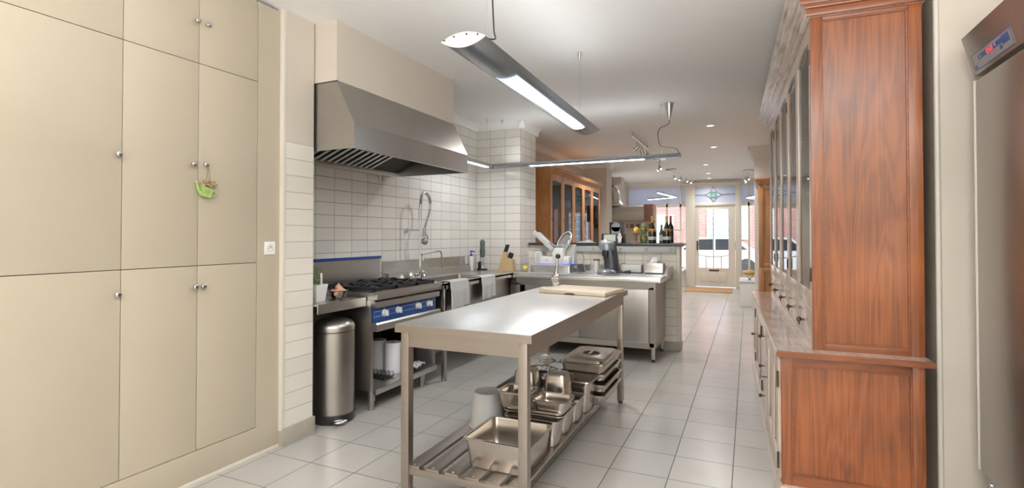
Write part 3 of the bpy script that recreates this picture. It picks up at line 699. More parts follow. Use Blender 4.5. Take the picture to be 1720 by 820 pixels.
for i, (x, y, z) in enumerate(((-0.02, -0.03, 0.045), (0.02, -0.035, 0.048), (0.0, 0.0, 0.075), (0.03, -0.008, 0.065))):
    e = MB().sphere((0, 0, 0), 0.026, 14, 1, 1, 1.25, Matrix.Rotation(1.2 + i, 4, 'X')).build('egg', M['egg'], loc=(-2.845 + x, 3.075 + y, 0.882 + z))
    tag(e, ['brown egg at the front left of the glass bowl', 'brown egg at the front right of the glass bowl', 'brown egg on top of the pile in the glass bowl', 'brown egg lying against the garlic in the glass bowl'][i], 'egg', 'eggs in the glass bowl')
for i, (x, y, z) in enumerate(((0.01, 0.035, 0.05), (-0.02, 0.028, 0.075))):
    gm = MB(); gm.lathe([(0, -0.022), (0.018, -0.02), (0.027, -0.004), (0.022, 0.012), (0.007, 0.024), (0.005, 0.042), (0, 0.044)], seg=14)
    tag(gm.build('garlic_bulb', M['garlic'], loc=(-2.845 + x, 3.075 + y, 0.882 + z), rot=(0.4, 0.3 * i, 0)), ['pale garlic bulb low in the right side of the glass bowl', 'pale garlic bulb on top of the glass bowl'][i], 'garlic', 'garlic in the glass bowl')

# ---- pedal bin
bn = thing('pedal_bin', 'tall round stainless steel pedal bin beside the tiled pillar', 'bin', (-2.815, 2.998, 0))
m = MB(); m.lathe([(0, 0.0), (0.150, 0.0), (0.154, 0.006), (0.154, 0.062), (0.150, 0.066), (0, 0.066)], seg=40); m.build('base_ring', M['black'], bn)
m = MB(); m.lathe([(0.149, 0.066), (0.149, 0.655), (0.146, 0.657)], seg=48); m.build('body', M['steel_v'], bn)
m = MB(); m.lathe([(0.146, 0.652), (0.1455, 0.662)], seg=40); m.build('lid_seal', M['black'], bn)
m = MB(); m.lathe([(0.149, 0.661), (0.150, 0.690), (0.146, 0.705), (0.125, 0.728), (0.085, 0.746), (0.04, 0.754), (0, 0.756)], seg=48); m.build('lid', M['steel_v'], bn)
m = MB(); R = Matrix.Rotation(math.radians(8), 4, 'Z')
m.sphere((0.165, -0.02, 0.030), 0.058, 16, 0.8, 1.0, 0.30); m.build('pedal', M['chrome'], bn)
bn.rotation_euler = (0, 0, math.radians(-25))

# ================================================================= SINK COUNTER
CT = 0.915
sk = thing('sink_counter', 'stainless steel sink counter along the tiled wall right of the range', 'sink', (-2.93, 5.1, 0))
m = MB()
X0, X1 = -3.20, -2.565; BX0, BX1, BY0, BY1 = -3.05, -2.66, 4.36, 5.22; SY_0, SY_1 = 4.165, 5.69
m.box(X0, SY_0, CT - 0.02, BX0, SY_1, CT); m.box(BX1, SY_0, CT - 0.02, X1, SY_1, CT); m.box(BX0, SY_0, CT - 0.02, BX1, BY0, CT); m.box(BX0, BY1, CT - 0.02, BX1, SY_1, CT)
m.box(X0 - .09, SY_1, CT - 0.02, X1, 6.145, CT)
m.prism([(X1 - 0.015, CT - 0.05), (X1, CT - 0.05), (X1, CT + 0.004), (X1 - 0.008, CT + 0.008), (X1 - 0.03, CT), (X1 - 0.015, CT - 0.02)], 'y', SY_0, SY_1)
m.box(X0, SY_0, CT - 0.05, X1, SY_0 + 0.01, CT - 0.0)
m.build('worktop', M['steel'], sk, world=True)
m = MB()
m.prism([(-3.20, CT), (-3.215, 0.985), (-3.285, 0.990), (-3.288, 1.10), (-3.297, 1.10), (-3.297, CT - .02), (-3.20, CT - .02)], 'y', SY_0, 5.80); m.build('upstand', M['steel'], sk, world=True, smooth=False)
m = MB(); z0 = 0.62
i0 = rrect(BX0, BY0, BX1, BY1, 0.05); i1 = rrect(BX0 + .03, BY0 + .03, BX1 - .03, BY1 - .03, 0.05)
loft(m, [[Vector((x, y, CT - .001)) for x, y in i0], [Vector((x, y, z0 + 0.02)) for x, y in rrect(BX0 + .008, BY0 + .008, BX1 - .008, BY1 - .008, 0.05)], [Vector((x, y, z0)) for x, y in i1]]); m.build('basin', M['steel_dull'], sk, world=True)
m = MB(); m.box(-2.622, 4.24, 0.45, -2.605, 5.69, CT - 0.045); m.box(-3.2, 5.67, 0.45, -2.605, 5.69, CT - 0.02); m.build('front_apron', M['steel_dull'], sk, world=True)
for x, y in ((-2.60, 4.195), (-3.16, 4.195), (-3.16, 5.6), (-2.64, 5.63)):
    m = MB(); m.box(x - 0.02, y - 0.02, 0.02, x + 0.02, y + 0.02, CT - 0.02, b=0.004); m.cyl((x, y, 0), (x, y, 0.025), 0.022); m.build('leg', M['steel_v'], sk, world=True)
def towel(y0, y1, label, drop0, drop1):
    m = MB(); nx = 15; path = []
    # over the worktop edge: from inside the basin rim to the front, down
    prof = [(-2.70, CT + 0.006), (-2.63, CT + 0.012), (-2.575, CT + 0.014), (-2.552, CT + 0.004), (-2.549, CT - 0.05)]
    nd = 10
    for i in range(nx + 1):
        u = i / nx; drop = drop0 + (drop1 - drop0) * u
        for (x, z) in prof: m.v.append(Vector((x, y0 + (y1 - y0) * u, z)))
        for k in range(1, nd + 1):
            q = k / nd; wav = 0.010 * math.sin(u * 13 + 0.7) * q + 0.005 * math.sin(u * 27) * q
            m.v.append(Vector((-2.546 + wav + 0.003, y0 + (y1 - y0) * u + 0.012 * q * math.sin(u * 5), CT - 0.05 - (drop - 0.05) * q)))
    n = len(prof) + nd
    for i in range(nx):
        for k in range(n - 1): m.f.append([i * n + k, i * n + k + 1, (i + 1) * n + k + 1, (i + 1) * n + k])
    o = m.build('tea_towel', M['towel'], loc=(-2.56, (y0 + y1) / 2, CT), world=True)
    md = o.modifiers.new('thickness', 'SOLIDIFY'); md.thickness = 0.005; md.offset = 1
    return tag(o, label, 'tea towel', 'tea towels over the sink edge')
towel(4.225, 4.575, 'pale grey tea towel hanging over the sink edge next to the range', 0.262, 0.240)
towel(4.85, 5.17, 'pale grey tea towel hanging over the sink edge near the corner', 0.235, 0.215)
# ---- pre-rinse tap
fa = thing('pre_rinse_tap', 'tall chrome pre-rinse tap with sprayer hose and swing spout at the sink', 'tap', (-3.12, 4.56, CT))
m = MB(); m.cyl((0, 0, 0), (0, 0, 0.06), 0.028); m.cyl((-0.03, -0.07, 0.045), (-0.03, 0.09, 0.045), 0.020); m.cyl((0, 0, 0.02), (0, 0, 0.62), 0.010)
m.cyl((-0.17, 0, 0.50), (0, 0, 0.50), 0.006); m.cyl((-0.17, 0, 0.50), (-0.16, 0, 0.50), 0.026); m.build('riser', M['chrome'], fa)
for y in (-0.09, 0.11):
    m = MB(); m.cyl((-0.03, y, 0.045), (-0.03, y + (0.03 if y > 0 else -0.03), 0.045), 0.024, 0.018)
    for k in range(4): m.tube([(-0.03, y, 0.045), (-0.03 + 0.03 * math.cos(k * PI / 2 + .4), y, 0.045 + 0.03 * math.sin(k * PI / 2 + .4))], 0.006, 6)
    m.build('valve_handle', M['chrome'], fa)
m = MB(); sp = []
pth = catmull([(0, 0, 0.60), (0, 0, 0.74), (0.0, 0.03, 0.86), (0.0, 0.09, 0.90), (0.0, 0.16, 0.86), (0, 0.19, 0.80)], 10)
m.tube(pth, 0.012, 10); m.build('hose', M['grey_plastic'], fa)
m = MB()
for i in range(0, len(pth)):
    if i % 1 == 0 and i < len(pth) - 1:
        for s_ in (0.0, 0.5):
            p = pth[i] + (pth[i + 1] - pth[i]) * s_; d_ = (pth[i + 1] - pth[i]).normalized(); m.cyl(p - d_ * 0.0025, p + d_ * 0.0025, 0.0165, seg=12)
m.build('spring', M['chrome'], fa)
m = MB(); m.tube(catmull([(0, 0.19, 0.80), (0, 0.175, 0.70), (0, 0.12, 0.60), (0, 0.08, 0.52)], 8), 0.011, 10); m.build('hose_end', M['chrome'], fa)
m = MB(); m.cyl((0, 0.08, 0.53), (0, 0.075, 0.43), 0.015, 0.018); m.sphere((0.0, 0.085, 0.385), 0.042, 16, 0.8, 1, 0.9); m.tube([(0, 0.10, 0.46), (0.0, 0.14, 0.44), (0, 0.135, 0.40)], 0.007); m.build('spray_head', M['coffee_lid'], fa)
m = MB(); m.tube(catmull([(0, 0.01, 0.16), (0, 0.03, 0.24), (0, 0.08, 0.255), (0.02, 0.30, 0.275), (0.03, 0.36, 0.26), (0.03, 0.375, 0.16), (0.03, 0.385, 0.09)], 6), 0.010, 10)
m.cyl((0, 0, 0.13), (0, 0, 0.19), 0.018); m.cyl((0.0, 0.0, 0.16), (0, 0.07, 0.165), 0.011); m.tube([(0, 0.06, 0.165), (0, 0.065, 0.21)], 0.006); m.build('swing_spout', M['chrome'], fa)
# ---- things in the corner
sb = thing('soap_bottle', 'clear white soap bottle with a blue pump in the counter corner', 'bottle', (-3.23, 5.86, CT))
m = MB(); m.lathe([(0, 0), (0.032, 0), (0.034, 0.01), (0.034, 0.15), (0.028, 0.175), (0.013, 0.185), (0, 0.185)], seg=24); m.build('body', M['white'], sb)
m = MB(); m.lathe([(0, 0.185), (0.018, 0.185), (0.018, 0.205), (0.008, 0.21), (0.006, 0.235), (0.020, 0.24), (0.018, 0.252), (0, 0.254)], seg=20); m.tube([(0.0, 0, 0.245), (0.045, 0, 0.242), (0.05, 0, 0.232)], 0.007); m.build('pump', M['soapblue'], sb)
bl = thing('hand_blender', 'grey-green hand blender standing on its black stand in the corner', 'hand blender', (-3.13, 5.98, CT))
m = MB(); m.box(-0.06, -0.05, 0, 0.05, 0.05, 0.02, b=0.008); m.box(-0.05, -0.035, 0.02, -0.03, 0.035, 0.11, b=0.006); m.build('stand', M['black'], bl)
m = MB(); m.cyl((0.0, -0.018, 0.03), (0, -0.018, 0.17), 0.008); m.cyl((0, 0.018, 0.03), (0, 0.018, 0.17), 0.008); m.lathe([(0, 0.02), (0.028, 0.02), (0.02, 0.05), (0.008, 0.06)], (0, 0, 0), 16); m.build('shaft', M['chrome'], bl)
m = MB(); m.lathe([(0, 0.16), (0.022, 0.165), (0.032, 0.20), (0.035, 0.25), (0.030, 0.30), (0.034, 0.34), (0.033, 0.37), (0.018, 0.392), (0, 0.395)], seg=18); m.build('motor_handle', plain('blender_green', (0.10, 0.14, 0.12), 0.4), bl)
m = MB(); m.tube(catmull([(0.0, -0.02, 0.37), (0.02, -0.07, 0.30), (0.0, -0.06, 0.15), (0.0, -0.055, 0.01)], 6), 0.003, 6); m.build('cord', M['black'], bl)
kb = thing('knife_block', 'beech knife block with black-handled knives on the corner counter', 'knife block', (-2.80, 6.02, CT), math.radians(10))
m = MB(); m.prism([(-0.105, 0), (0.10, 0), (0.085, 0.145), (0.02, 0.165), (-0.005, 0.245), (-0.04, 0.23)], 'y', -0.055, 0.055); m.build('block', M['block'], kb)
for i, (x, z, y, L) in enumerate([(-0.03, 0.225, -0.035, .11), (-0.03, 0.225, 0.0, .11), (-0.03, 0.225, 0.035, .11), (-0.008, 0.235, -0.02, .10), (-0.008, 0.235, 0.02, .10), (0.02, 0.15, -0.03, .085), (0.02, 0.15, 0.03, .085), (0.05, 0.145, -0.03, .08), (0.05, 0.145, 0.0, .08), (0.05, 0.145, 0.03, .08)]):
    kn_ = thing('kitchen_knife', 'black-handled kitchen knife in the beech block, ' + ['nearest in the tall rear row', 'middle of the tall rear row', 'farthest in the tall rear row', 'nearer of the two in the second row', 'farther of the two in the second row', 'nearer of the two in the third row', 'farther of the two in the third row', 'nearest in the low front row', 'middle of the low front row', 'farthest in the low front row'][i], 'knife', (-2.80, 6.02, CT), math.radians(10), 'knives in the block')
    a = math.radians(18); dx, dz = math.sin(a), math.cos(a)
    h_ = MB(); h_.tube([(x, y, z), (x + dx * L * .5, y, z + dz * L * .5), (x + dx * L, y, z + dz * L)], [0.009, 0.011, 0.0085], 8); h_.build('handle', M['black'], kn_)
    h_ = MB(); h_.cyl((x + dx * L, y, z + dz * L), (x + dx * (L + .004), y, z + dz * (L + .004)), 0.0085, seg=10); h_.build('butt_cap', M['chrome'], kn_)

# ================================================================= STEEL COUNTER IN FRONT OF THE HALF WALL
pc = thing('steel_counter', 'long stainless steel counter cabinet standing in front of the half-height wall', 'counter', (-1.7, 6.05, 0))
PX0, PX1, PY0, PY1 = -2.555, -0.835, 5.66, 6.40
m = MB(); m.box(PX0, PY0, CT - 0.012, PX1, PY1, CT, b=0.002); m.box(PX0, PY0, CT - 0.055, PX1, PY0 + 0.012, CT - 0.002, b=0.003); m.box(PX1 - 0.012, PY0, CT - 0.055, PX1, PY1, CT - 0.002)
m.build('worktop', M['steel_top'], pc, world=True)
m = MB(); m.box(PX0 + 0.2, PY1 - 0.012, CT, PX1, PY1, CT + 0.085); loftp = [(PY0 + 0.22, CT), (PY1, CT), (PY1, CT + 0.085), (PY0 + 0.36, CT + 0.085), (PY0 + 0.27, CT + 0.05)]
m.prism(loftp, 'x', PX1 - 0.004, PX1 + 0.030); m.build('upstand', M['steel'], pc, world=True)
m = MB(); m.box(PX1 - 0.085, PY0 + 0.03, 0.165, PX1 - 0.065, PY1, CT - 0.055); m.box(PX0 + 0.03, PY0 + 0.06, 0.165, PX0 + 0.05, PY1, CT - 0.055); m.box(PX0 + 0.03, PY1 - 0.02, 0.165, PX1 - 0.08, PY1 - 0.01, CT - 0.055)
m.box(PX0 + 0.03, PY0 + 0.05, 0.145, PX1 - 0.075, PY1 - 0.01, 0.19); m.box(PX0 + 0.03, PY0 + 0.035, 0.78, PX1 - 0.075, PY0 + 0.06, CT - 0.055); m.box(PX1 - 0.135, PY0 + 0.035, 0.165, PX1 - 0.075, PY0 + 0.06, 0.80)
m.box(PX0 + 0.03, PY0 + 0.035, 0.145, PX1 - 0.075, PY0 + 0.06, 0.205); m.box(PX0 + 0.03, PY0 + 0.035, 0.165, PX0 + 0.08, PY0 + 0.06, 0.80)
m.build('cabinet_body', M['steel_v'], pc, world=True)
m = MB(); m.box(PX1 - 0.145, PY0 + 0.052, 0.2, PX1 - 0.130, PY0 + 0.07, 0.79); m.build('door_track', M['backdrop_dark'], pc, world=True)
for i, (x0, x1, yy) in enumerate(((PX0 + 0.13, -1.72, 0.075), (-1.76, PX1 - 0.145, 0.062))):
    box(x0, PY0 + yy - 0.008, 0.205, x1, PY0 + yy, 0.785, b=0.002).build('sliding_door', M['steel_v'], pc, world=True)
for x in (PX0 + 0.07, PX1 - 0.10):
    for y in (PY0 + 0.08, PY1 - 0.06):
        m = MB(); m.box(x - 0.02, y - 0.02, 0.03, x + 0.02, y + 0.02, 0.16, b=0.004); lg = m.build('leg', M['steel_v'], pc, world=True)
        MB().cyl((x, y, 0), (x, y, 0.032), 0.020, 0.016).build('rubber_foot', M['rubber'], lg, world=True)
# power trunking with sockets
pr = thing('power_trunking', 'pale grey power trunking with sockets under the stone ledge', 'trunking', (-1.45, 6.42, 1.155))
box(-2.10, 6.405, 1.155, -0.785, 6.43, 1.234, b=0.004).build('channel', M['rail'], pr, world=True)
for x in (-2.04, -1.78, -1.434, -1.12, -0.832):
    m = MB(); m.box(x - 0.035, 6.400, 1.160, x + 0.035, 6.406, 1.230, b=0.002); s_ = m.build('socket', M['rail'], pr, world=True)
    m = MB(); m.lathe([(0.021, 0), (0.021, 0.002), (0, 0.002)], (x, 6.400, 1.195), 20, Matrix.Rotation(PI / 2, 4, 'X')); m.build('socket_face', plain('beige_socket', (0.42, 0.38, 0.30), 0.5) if x > -1.8 else M['black'], s_, world=True)
for (x0, x1) in ((-1.40, -1.15), (-1.08, -0.865)): pass
# ---- meat slicer on a steel tray
ty = thing('slicer_stand', 'low grey steel tray box under the meat slicer on the counter', 'tray', (-2.19, 6.13, CT))
m = MB(); loft(m, [[Vector((x, y, 0)) for x, y in rrect(-.27, -.16, .25, .16, .02)], [Vector((x, y, 0.078)) for x, y in rrect(-.26, -.15, .24, .15, .02)]], True, True); m.build('box', M['steel'], ty)
box(-0.265, -0.155, 0.079, 0.245, 0.155, 0.094, b=0.004).build('lid', M['lid_lilac'], ty)
sl = thing('meat_slicer', 'white and steel meat slicer on the grey tray box by the tiled column', 'meat slicer', (-2.19, 6.13, CT + 0.094))
m = MB()
m.box(-0.235, -0.12, 0.0, -0.14, 0.13, 0.155, b=0.035); m.box(-0.22, -0.11, 0.0, 0.22, 0.14, 0.10, b=0.03); m.box(0.0, -0.125, 0.03, 0.15, 0.03, 0.20, b=0.03)
m.build('housing', M['white'], sl)
m = MB(); m.box(-0.205, -0.126, 0.02, -0.155, -0.118, 0.14, b=0.003); m.build('housing_inset', M['lgrey'], sl)
m = MB(); m.box(-0.085, -0.113, 0.045, -0.05, -0.110, 0.058, b=0.001); m.build('maker_badge', M['grey_plastic'], sl)
m = MB(); R = Matrix.Translation((-0.10, 0.0, 0.27)) @ Matrix.Rotation(math.radians(42), 4, 'Y')
m.box(-0.19, -0.12, -0.016, 0.15, 0.12, 0.0, b=0.006, mat=R); m.box(-0.19, -0.135, -0.02, 0.15, -0.12, 0.035, b=0.006, mat=R); m.build('carriage_plate', M['lgrey'], sl)
m = MB(); m.prism([(-0.20, 0.15), (0.02, 0.15), (0.06, 0.20), (-0.08, 0.27), (-0.19, 0.165)], 'y', -0.05, 0.05); m.build('carriage_support', M['steel'], sl)
m = MB(); Rm = Matrix.Translation((0.12, 0.0, 0.275)) @ Matrix.Rotation(math.radians(-52), 4, 'Y') @ Matrix.Rotation(0.75, 4, 'X')
m.lathe([(0, 0.012), (0.10, 0.012), (0.125, 0.0), (0.128, -0.004), (0.10, -0.014), (0, -0.014)], (0, 0, 0), 36, None); m.xf(Rm); m.build('blade', M['chrome'], sl)
m = MB(); m.tube([Rm @ Vector((0.137 * math.cos(t), 0.137 * math.sin(t), 0)) for t in [PI * 2 * i / 28 for i in range(28)]], 0.009, 8, closed=True); m.build('blade_guard', M['lgrey'], sl)
m = MB(); m.box(0.13, 0.02, 0.0, 0.24, 0.14, 0.24, b=0.02); m.build('rear_housing', M['white'], sl)
bs = MB(); bs.box(-0.02, -0.10, 0, 0.10, 0.10, 0.006, b=0.002)
tag(bs.build('blue_sheet', M['blue_sheet'], loc=(-2.03, 6.10, CT + 0.0945)), 'bright blue plastic sheet at the right end of the slicer tray', 'sheet')
ds = thing('small_dish', 'small white dish with a lemon in the counter corner', 'dish', (-2.50, 5.90, CT))
m = MB(); m.lathe([(0, 0), (0.03, 0), (0.045, 0.03), (0.042, 0.03), (0.028, 0.006), (0, 0.006)], seg=20); m.build('dish', M['white'], ds)
tag(MB().sphere((0, 0, 0), 0.028, 14, 1.2, 1, 1).build('lemon', M['yellow'], loc=(-2.50, 5.90, CT + 0.048)), 'yellow lemon in the small dish beside the knife block', 'lemon')
bxd = thing('black_adapter', 'dark grey plug adapter on the counter right of the slicer', 'adapter', (-1.88, 6.22, CT))
m = MB(); m.prism([(-0.05, 0), (0.05, 0), (0.04, 0.07), (0.01, 0.10), (-0.03, 0.09)], 'y', -0.03, 0.03); m.build('body', M['coffee_grey'], bxd)
m = MB(); m.tube(catmull([(0, 0.03, 0.08), (0.0, 0.12, 0.15), (-0.05, 0.2, 0.22), (-0.12, 0.215, 0.27)], 6), 0.003, 6); m.build('cord', M['black'], bxd)
# ---- pod coffee machine
cf = thing('coffee_machine', 'grey pod coffee machine with sloping top and round drip base', 'coffee machine', (-1.515, 6.13, CT))
m = MB(); m.lathe([(0, 0), (0.100, 0), (0.106, 0.012), (0.100, 0.028), (0.085, 0.042), (0.05, 0.050), (0, 0.050)], (-0.015, -0.03, 0), 36); m.build('drip_base', M['coffee_lid'], cf)
m = MB()
loops = []
for z, cxx, r in ((0.0, 0.025, .075), (0.05, 0.025, .082), (0.15, 0.018, .082), (0.26, 0.004, .080), (0.31, -0.006, .078)):
    loops.append([Vector((cxx + r * math.cos(t), 0.045 + r * math.sin(t), z)) for t in [2 * PI * i / 28 for i in range(28)]])
loft(m, loops, True, True); m.build('body', M['coffee_grey'], cf)
m = MB(); loops = []
for z, r, tilt in ((0.275, .080, 0), (0.345, .082, .0), (0.362, .074, 0), (0.368, .04, 0)):
    loops.append([Vector((-0.02 + r * 1.05 * math.cos(t), 0.0 + r * math.sin(t), z + 0.012 * math.sin(t) - 0.01 * math.cos(t))) for t in [2 * PI * i / 28 for i in range(28)]])
loft(m, loops, True, True); m.build('lid', M['coffee_lid'], cf)
m = MB(); m.box(-0.055, -0.075, 0.19, 0.0, -0.02, 0.27, b=0.01); m.tube([(-0.03, -0.06, 0.20), (-0.04, -0.065, 0.165)], 0.008); m.build('spout', M['black'], cf)
m = MB(); m.cyl((0.0, 0.12, 0.02), (0.0, 0.12, 0.26), 0.05); m.build('water_tank', M['clear'], cf)
m = MB(); m.tube(catmull([(0.07, 0.12, 0.02), (0.10, 0.22, 0.06), (0.085, 0.265, 0.20), (0.07, 0.268, 0.275)], 6), 0.0035, 6); m.build('power_cord', M['lgrey'], cf)
cf.scale = (1.08, 1.08, 1.04)
cp = thing('pod_canister', 'clear pod canister with a dark red lid beside the coffee machine', 'canister', (-1.68, 6.20, CT))
m = MB(); m.lathe([(0, 0), (0.034, 0), (0.034, 0.145), (0, 0.145)], seg=24); m.build('tube', M['white'], cp)
m = MB(); m.lathe([(0, 0.145), (0.037, 0.145), (0.037, 0.160), (0, 0.160)], seg=24); m.build('lid', M['red'], cp)
pgm = MB(); pgm.cyl((-2.12, 6.385, 1.195), (-2.10, 6.385, 1.195), 0.02)
pg = thing('plugged_adapter', 'black plug in the trunking socket left of the coffee machine', 'plug', (-1.60, 6.40, 1.195))
m = MB(); m.box(-0.055, -0.035, -0.018, 0.055, 0.0, 0.018, b=0.006); m.build('plug_body', M['black'], pg)
pg2 = thing('plugged_adapter', 'round black plug in the leftmost trunking socket above the slicer tray', 'plug', (-2.04, 6.40, 1.195))
m = MB(); m.lathe([(0, 0), (0.024, 0), (0.020, 0.03), (0.008, 0.035), (0, 0.035)], (0, 0, 0), 16, Matrix.Rotation(PI / 2, 4, 'X')); m.build('plug_body', M['black'], pg2)
m = MB(); m.tube([(0, -0.03, 0), (0.002, -0.035, -0.10), (0.0, -0.03, -0.27)], 0.003, 6); m.build('cord', M['lgrey'], pg2)
# toaster-like white box and tissue box
tb = thing('white_toaster', 'low white toaster on the counter against the half wall', 'toaster', (-1.285, 6.29, CT))
box(-0.135, -0.06, 0.008, 0.135, 0.07, 0.100, b=0.012).build('body', M['white'], tb)
m = MB(); m.box(-0.11, -0.015, 0.0995, 0.11, 0.0, 0.1008); m.box(-0.11, 0.02, 0.0995, 0.11, 0.035, 0.1008); m.build('bread_slot', M['black'], tb)
m = MB(); m.box(-0.12, -0.05, 0, 0.12, 0.06, 0.009); m.build('feet', M['black'], tb)
pgc = thing('loose_plug', 'black plug with a thin red lead lying before the white toaster', 'plug', (-1.30, 6.17, CT))
m = MB(); m.lathe([(0, 0), (0.018, 0), (0.020, 0.01), (0.010, 0.04), (0.005, 0.07), (0, 0.07)], (0.03, 0, 0.020), 14, Matrix.Rotation(-PI / 2, 4, 'Y')); m.cyl((0.03, -0.008, 0.02), (0.048, -0.008, 0.02), 0.0025); m.cyl((0.03, 0.008, 0.02), (0.048, 0.008, 0.02), 0.0025); m.build('plug_body', M['black'], pgc)
m = MB(); m.tube(catmull([(-0.04, 0, 0.02), (-0.08, 0.02, 0.03), (-0.10, 0.04, 0.07), (-0.08, 0.05, 0.11), (-0.04, 0.06, 0.118)], 6), 0.0025, 6); m.build('lead', M['red'], pgc)
ti = thing('tissue_dispenser', 'stainless steel tissue dispenser with a tuft of white tissue', 'tissue box', (-1.00, 6.24, CT))
box(-0.11, -0.07, 0.014, 0.105, 0.07, 0.125, b=0.003).build('case', M['steel'], ti)
box(-0.10, -0.065, 0, 0.10, 0.065, 0.014).build('base', M['black'], ti)
m = MB(); m.box(0.105, -0.068, 0.0, 0.112, 0.068, 0.12); m.build('end_plate', M['brown_tile'], ti)
m = MB(); top = []; rng = random.Random(3)
base = [(-0.055, -0.03), (-0.02, -0.045), (0.03, -0.035), (0.06, 0.0), (0.03, 0.035), (-0.03, 0.03)]
loops = [[Vector((x, y, 0.122)) for x, y in base], [Vector((x * 0.85 + 0.01, y * 0.8, 0.155)) for x, y in base], [Vector((x * 0.42 + 0.012 + rng.uniform(-.006, .006), y * 0.5, 0.19 + rng.uniform(-.008, .012))) for x, y in base]]
loft(m, loops); m.build('tissue', M['paper'], ti, smooth=False)

# ================================================================= ON THE STONE LEDGE
LZ = 1.268
def L(name, label, cat, x, y=6.52, group=None, rz=0): return thing(name, label, cat, (x, y, LZ), rz, group)
tbx = L('till_tablet', 'black tablet till screen on the stone ledge', 'tablet', -1.575, 6.50)
m = MB(); R = Matrix.Rotation(math.radians(-12), 4, 'X'); m.box(-0.125, -0.006, 0.002, 0.125, 0.006, 0.120, b=0.003, mat=R); m.box(-0.05, 0, 0, 0.05, 0.06, 0.012); m.build('frame', M['black'], tbx)
m = MB(); m.box(-0.095, -0.0075, 0.020, 0.055, -0.006, 0.105, mat=R); m.build('screen', M['screen'], tbx)
hs = L('handset', 'white handset standing right of the tablet till', 'handset', -1.465, 6.50)
m = MB(); m.box(-0.022, -0.012, 0, 0.022, 0.012, 0.05, b=0.008); m.lathe([(0, 0), (0.030, 0), (0.030, 0.012), (0, 0.012)], (0, 0.006, 0.072), 20, Matrix.Rotation(PI / 2, 4, 'X')); m.box(-0.018, -0.012, 0.09, 0.018, 0.012, 0.122, b=0.006); m.build('body', M['white'], hs)
bd = L('charging_dock', 'black charging dock behind the white handset', 'dock', -1.425, 6.56)
box(-0.025, -0.02, 0, 0.025, 0.02, 0.118, b=0.004).build('body', M['black'], bd)
em = L('espresso_machine', 'black capsule machine with rounded front opening on the ledge', 'coffee machine', -1.53, 6.68)
m = MB(); m.box(-0.088, -0.09, 0, 0.088, 0.10, 0.265, b=0.008); m.build('body', M['black'], em)
m = MB(); m.lathe([(0, 0), (0.058, 0), (0.058, 0.02), (0, 0.02)], (0, -0.088, 0.20), 24, Matrix.Rotation(PI / 2, 4, 'X')); m.box(-0.058, -0.108, 0.12, 0.058, -0.089, 0.20); m.build('front_cover', M['coffee_lid'], em)
def bottle(x, y, s, label, lab='orange_label'):
    b = thing('champagne_bottle', label, 'bottle', (x, y, LZ), 0, 'champagne bottles on the ledge')
    m = MB(); m.lathe([(r * s, z * s) for r, z in ((0, 0), (0.046, 0), (0.049, 0.01), (0.049, 0.13), (0.045, 0.165), (0.030, 0.21), (0.017, 0.25), (0.0145, 0.27))], seg=28); m.build('glass', M['bottle'], b)
    m = MB(); m.lathe([(r * s, z * s) for r, z in ((0.0150, 0.262), (0.0165, 0.30), (0.018, 0.325), (0.017, 0.345), (0, 0.349))], seg=20); m.build('foil', M['gold'], b)
    m = MB(); m.lathe([(0.0495 * s, 0.045 * s), (0.0497 * s, 0.085 * s)], seg=28); m.build('front_label', M['silver_label'], b)
    m = MB(); m.lathe([(0.0470 * s, 0.155 * s), (0.0398 * s, 0.185 * s)], seg=28); m.build('neck_label', M[lab], b)
    return b
bottle(-1.066, 6.50, 0.95, 'gold-foiled champagne bottle left of the two at the end of the ledge')
bottle(-0.895, 6.50, 0.95, 'gold-foiled champagne bottle at the right end of the ledge')
b3 = thing('wine_bottle', 'slim dark red bottle behind the right-hand champagne bottle', 'bottle', (-0.875, 6.70, LZ))
m = MB(); m.lathe([(0, 0), (0.034, 0), (0.036, 0.01), (0.036, 0.2), (0.014, 0.25), (0.013, 0.335), (0, 0.335)], seg=24); m.build('glass', M['bottle'], b3)
m = MB(); m.lathe([(0.0145, 0.27), (0.0145, 0.34), (0, 0.342)], seg=20); m.build('capsule', M['red'], b3)
b4 = thing('olive_oil_bottle', 'small green bottle between the two champagne bottles', 'bottle', (-0.98, 6.66, LZ))
m = MB(); m.lathe([(0, 0), (0.028, 0), (0.028, 0.12), (0.012, 0.17), (0.011, 0.23), (0, 0.23)], seg=20); m.build('glass', plain('green_glass', (0.07, 0.13, 0.04), 0.1, coat=1), b4)
m = MB(); m.lathe([(0.0285, 0.03), (0.0285, 0.10)], seg=20); m.build('label', M['white'], b4)
cs = L('cake_stand', 'small glass pedestal stand carrying a lemon on the ledge', 'stand', -1.27, 6.55)
m = MB(); m.lathe([(0, 0), (0.05, 0), (0.045, 0.008), (0.010, 0.02), (0.010, 0.10), (0.055, 0.112), (0.055, 0.118), (0, 0.118)], seg=24); m.build('pedestal', M['brown_tile'], cs)
tag(MB().sphere((0, 0, 0), 0.034, 16, 1, 1, 1.25).build('lemon', M['yellow'], loc=(-1.27, 6.55, LZ + 0.159)), 'yellow lemon on the small pedestal stand on the ledge', 'lemon')
pv = L('green_figurine', 'mottled green and gold vase standing on the ledge behind the lemon', 'vase', -1.185, 6.60)
m = MB(); m.lathe([(0, 0), (0.035, 0), (0.048, 0.03), (0.045, 0.08), (0.030, 0.12), (0.042, 0.155), (0.040, 0.20), (0.028, 0.235), (0.012, 0.255), (0, 0.26)], seg=18)
m.build('body', plain('mottled_green', (0.16, 0.20, 0.08), 0.4, noise=0.9, nscale=25), pv)
for k in range(2): MB().lathe([(0.050 - 0.004 * k, 0), (0.052 - 0.004 * k, 0.004), (0.05 - 0.004 * k, 0.008)], (0, 0, 0.05 + 0.12 * k), 18).build('gold_band', M['gold'], pv)
